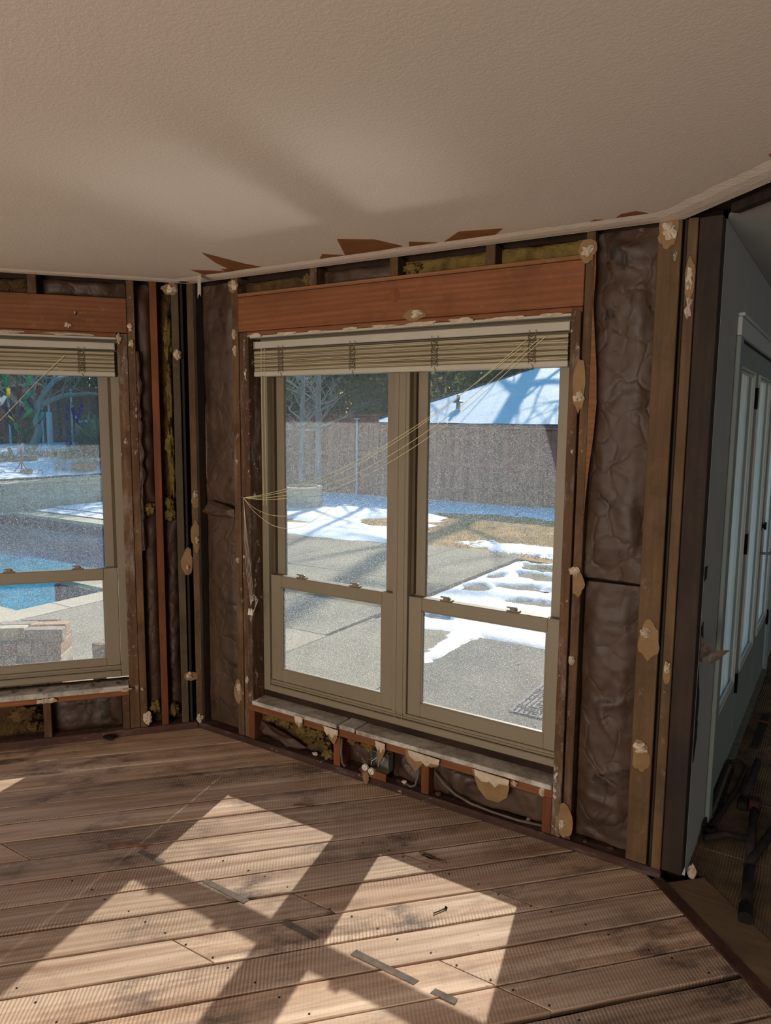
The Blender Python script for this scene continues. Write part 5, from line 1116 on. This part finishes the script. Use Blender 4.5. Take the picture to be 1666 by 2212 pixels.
# ---- bottle tree
def bottle_mesh(name, h_=.30, r_=.038):
    m = MB(); m.lathe([(.0, 0), (r_*.9, .0), (r_, .008), (r_, h_*.58), (r_*.8, h_*.67), (.0145, h_*.78), (.013, h_*.97), (.0155, h_*.975), (.0155, h_), (0, h_)], 12); me = m.mesh(name, True); return me
BM = {k: None for k in BC}
for k in BC: BM[k] = bottle_mesh('bottle', .30 if k != 'clear' else .31); BM[k].materials.append(MAT['bottle_'+k])
BT = Vector((-12.3, 6.41, .45)); RV = Vector((rr.x, rr.y, 0)).normalized(); FV = Vector((-RV.y, RV.x, 0))
bt = tag(empty('bottle_tree', BT), 'tall rusty iron bottle tree stand with scroll feet on the snowy terrace', 'garden ornament')
MB().tube([(0, 0, .0), (0, 0, 2.45)], .016, 8).obj('pole', 'rust', bt)
for a in (0, PI*2/3, PI*4/3):
    c, s = math.cos(a+.5), math.sin(a+.5); pts = [(0, 0, .34), (c*.06, s*.06, .22), (c*.20, s*.20, .06), (c*.36, s*.36, .03)]+[(c*(.42+.055*math.cos(t)), s*(.42+.055*math.cos(t)), .075+.055*math.sin(t)) for t in [x*.6-1.6 for x in range(10)]]
    MB().tube(pts, .009, 6).obj('scroll_foot', 'rust', bt)
Bt = [(95,150,-12,'green'),(200,160,-8,'green'),(300,160,10,'green'),(122,290,-18,'dark green'),(160,310,-5,'green'),(305,310,14,'green'),(140,430,-28,'dark green'),(208,435,12,'yellow'),(250,410,14,'brown'),(335,445,55,'teal'),(400,400,16,'brown'),(72,495,32,'clear'),(112,515,30,'clear'),(318,520,-40,'dark blue'),(350,535,-20,'green'),(132,625,-30,'yellow'),(178,597,-35,'dark blue'),(250,610,45,'green'),(300,600,30,'dark blue'),(350,655,20,'dark green'),(395,625,15,'dark blue'),(432,640,22,'dark blue'),(490,640,35,'teal'),(15,650,5,'dark blue'),(150,755,-10,'green'),(168,825,-18,'dark green'),(277,775,-12,'dark green'),(340,800,48,'dark green'),(150,985,-18,'dark green'),(195,935,-30,'clear'),(268,930,40,'clear'),(205,700,-25,'dark green'),(0,430,-20,'brown')]
ORD = ['topmost', 'second highest', 'third highest', 'fourth highest', 'fifth highest', 'sixth highest', 'seventh highest', 'eighth highest', 'ninth highest', 'tenth highest', 'eleventh highest', 'twelfth highest', 'thirteenth highest', 'fourteenth highest', 'fifteenth highest', 'sixteenth highest', 'seventeenth highest', 'lowest']
cnt = {}; r = random.Random(21)
for i, (px, py, ang, colr) in enumerate(sorted(Bt, key=lambda b: b[1])):
    sx = (px-235)*.0023; hz = (1190-py)*.0023; a = math.radians(ang); dep = r.uniform(-.28, .28)
    axis = (RV*math.sin(a)+Vector((0, 0, 1))*math.cos(a)+FV*dep*.9).normalized()     # neck -> base direction (bottles sit upside down)
    cen = BT+RV*sx+FV*dep+Vector((0, 0, hz)); base = cen+axis*.15
    o = link('glass_bottle', BM[colr], None, None); o.rotation_mode = 'QUATERNION'; o.rotation_quaternion = (-axis).to_track_quat('Z', 'Y'); o.location = base
    side = 'left' if sx < -.05 else 'right' if sx > .08 else 'middle'; cnt[(side)] = cnt.get(side, 0)+1
    tag(o, '%s glass bottle, %s on the %s of the bottle tree' % (colr, ORD[min(cnt[side]-1, 16)], side+(' side' if side != 'middle' else '')), 'bottle', 'bottles on the bottle tree')
    neck = cen-axis*.13; root = BT+Vector((0, 0, max(.35, hz-.30-abs(sx)*.5)))
    mid = root.lerp(neck, .55)+Vector((0, 0, -.05)); MB().tube([tuple(root-BT), tuple(mid-BT), tuple(neck-BT), tuple(cen+axis*.05-BT)], .005, 5).obj('branch', 'rust', bt)
rk = lump('rock', (0, 0, 0), (.34, .22, .17), 'rock', 'tan rock with a wire loop at the foot of the bottle tree', 'rock', 5); rk.location = BT+RV*.15+Vector((0, 0, -.0))-FV*.12
# blue bottle tree further back
B2 = Vector((-15.2, 9.75, .80)); b2t = tag(empty('bottle_tree', B2), 'small bottle tree stand with blue bottles near the red-brown fence', 'garden ornament')
MB().tube([(0, 0, 0), (0, 0, 1.15)], .014, 8).obj('pole', 'rust', b2t)
for i, (sx, hz, ang) in enumerate(((-.20, 1.42, -10), (-.02, 1.30, -6), (.10, 1.22, -25), (.15, 1.18, 20), (.22, 1.40, 22), (-.26, 1.15, 4), (.20, .95, 60), (-.2, .80, -5), (.18, .78, 35), (-.24, .60, 10), (-.27, .42, -25), (-.22, .36, 30), (.05, 1.0, -15))):
    a = math.radians(ang); dep = r.uniform(-.1, .1); axis = (RV*math.sin(a)+Vector((0, 0, 1))*math.cos(a)).normalized(); cen = B2+RV*sx+FV*dep+Vector((0, 0, hz-.25))
    o = link('glass_bottle', BM['blue'], None, None); o.rotation_mode = 'QUATERNION'; o.rotation_quaternion = (-axis).to_track_quat('Z', 'Y'); o.location = cen+axis*.15
    tag(o, 'cobalt blue glass bottle, %s on the small far bottle tree' % (ORD+['lowest'])[i if i < 12 else 12], 'bottle', 'blue bottles on the far bottle tree')
    MB().tube([(0, 0, max(.1, hz-.6)), tuple(cen-axis*.12-B2), tuple(cen+axis*.05-B2)], .005, 5).obj('branch', 'rust', b2t)
# garden bench behind the yucca
bn = tag(empty('garden_frame', (-15.4, 10.4, .8), -.2), 'pale weathered wooden frame behind the yucca', 'frame')
MB().box((-.03, -.45, .78), (.03, .75, .86), .006).obj('crossbar', 'white_pole', bn); MB().box((-.03, -.45, 0), (.03, -.36, .98), .006).obj('upright', 'white_pole', bn); MB().box((-.03, .66, 0), (.03, .75, .78), .006).obj('upright', 'white_pole', bn)
# ---- brick pile near the left window and two short stakes
BP = Vector((-1.62, -.01, G)); bm_ = {}
for k, mt in enumerate(('brick', 'brick2', 'brick3')):
    m = MB(); m.box((0, 0, 0), (.245, .092, .088), .005); me = m.mesh('brick')
    for v in me.vertices: v.co += Vector((nz(*(v.co*40)), nz(*(v.co*40+Vector((9, 0, 0)))), nz(*(v.co*40+Vector((0, 9, 0))))))*.002
    me.materials.append(MAT[mt]); bm_[k] = me
UB = Vector((.78, .62, 0)).normalized(); VB = Vector((-UB.y, UB.x, 0)); angU = math.atan2(UB.y, UB.x)
def brick(s, t, z, lengthwise, k, label, rot=0):
    p = BP+UB*s+VB*t; a = angU+(0 if lengthwise else PI/2)+rot; link_o = link('brick', bm_[k], None, None, (p.x, p.y, G+z), (0, 0, a)); tag(link_o, label, 'brick', 'salvaged bricks stacked outside the left window')
for lay in range(4):
    for c in range(6):
        brick(.20-c*.097, .0+R.uniform(-.006, .006), lay*.09, False, (c+lay) % 3, 'salvaged brick laid end-on, %s from the right in the %s course of the front row' % (('first', 'second', 'third', 'fourth', 'fifth', 'sixth')[c], ('lowest', 'second', 'third', 'fourth')[lay]), R.uniform(-.02, .02))
    for c in range(2): brick(-.08-c*.255, .27, lay*.09, True, c+lay & 1, 'salvaged brick lying lengthwise in the %s course of the back row, %s' % (('lowest', 'second', 'third', 'fourth')[lay], ('right', 'left')[c]))
brick(-.035, .01, .362, True, 1, 'grey brick lying across the right end of the pile, on top'); brick(-.30, .06, .362, True, 2, 'mortar-smeared brick on top of the pile, left of the grey one'); brick(-.27, .16, .362, True, 1, 'brick on top of the pile just behind the mortar-smeared one')
brick(-.05, .14, .362, True, 0, 'tan brick on top of the pile, behind the grey one'); brick(-.15, .27, .362, True, 1, 'dark cored brick on top of the back row of the pile')
for i, (x, y, h_, lab) in enumerate(((-1.235, .25, .33, 'short square wooden stake outside the left window'), (-1.02, .12, .12, 'shorter wooden stake stub close under the left window frame'))):
    tag(MB().box((x-.045, y-.022, G), (x+.045, y+.022, G+h_+.03), .003).obj('wooden_stake', 'ledge'), lab, 'stake').rotation_euler = (0, 0, 0)
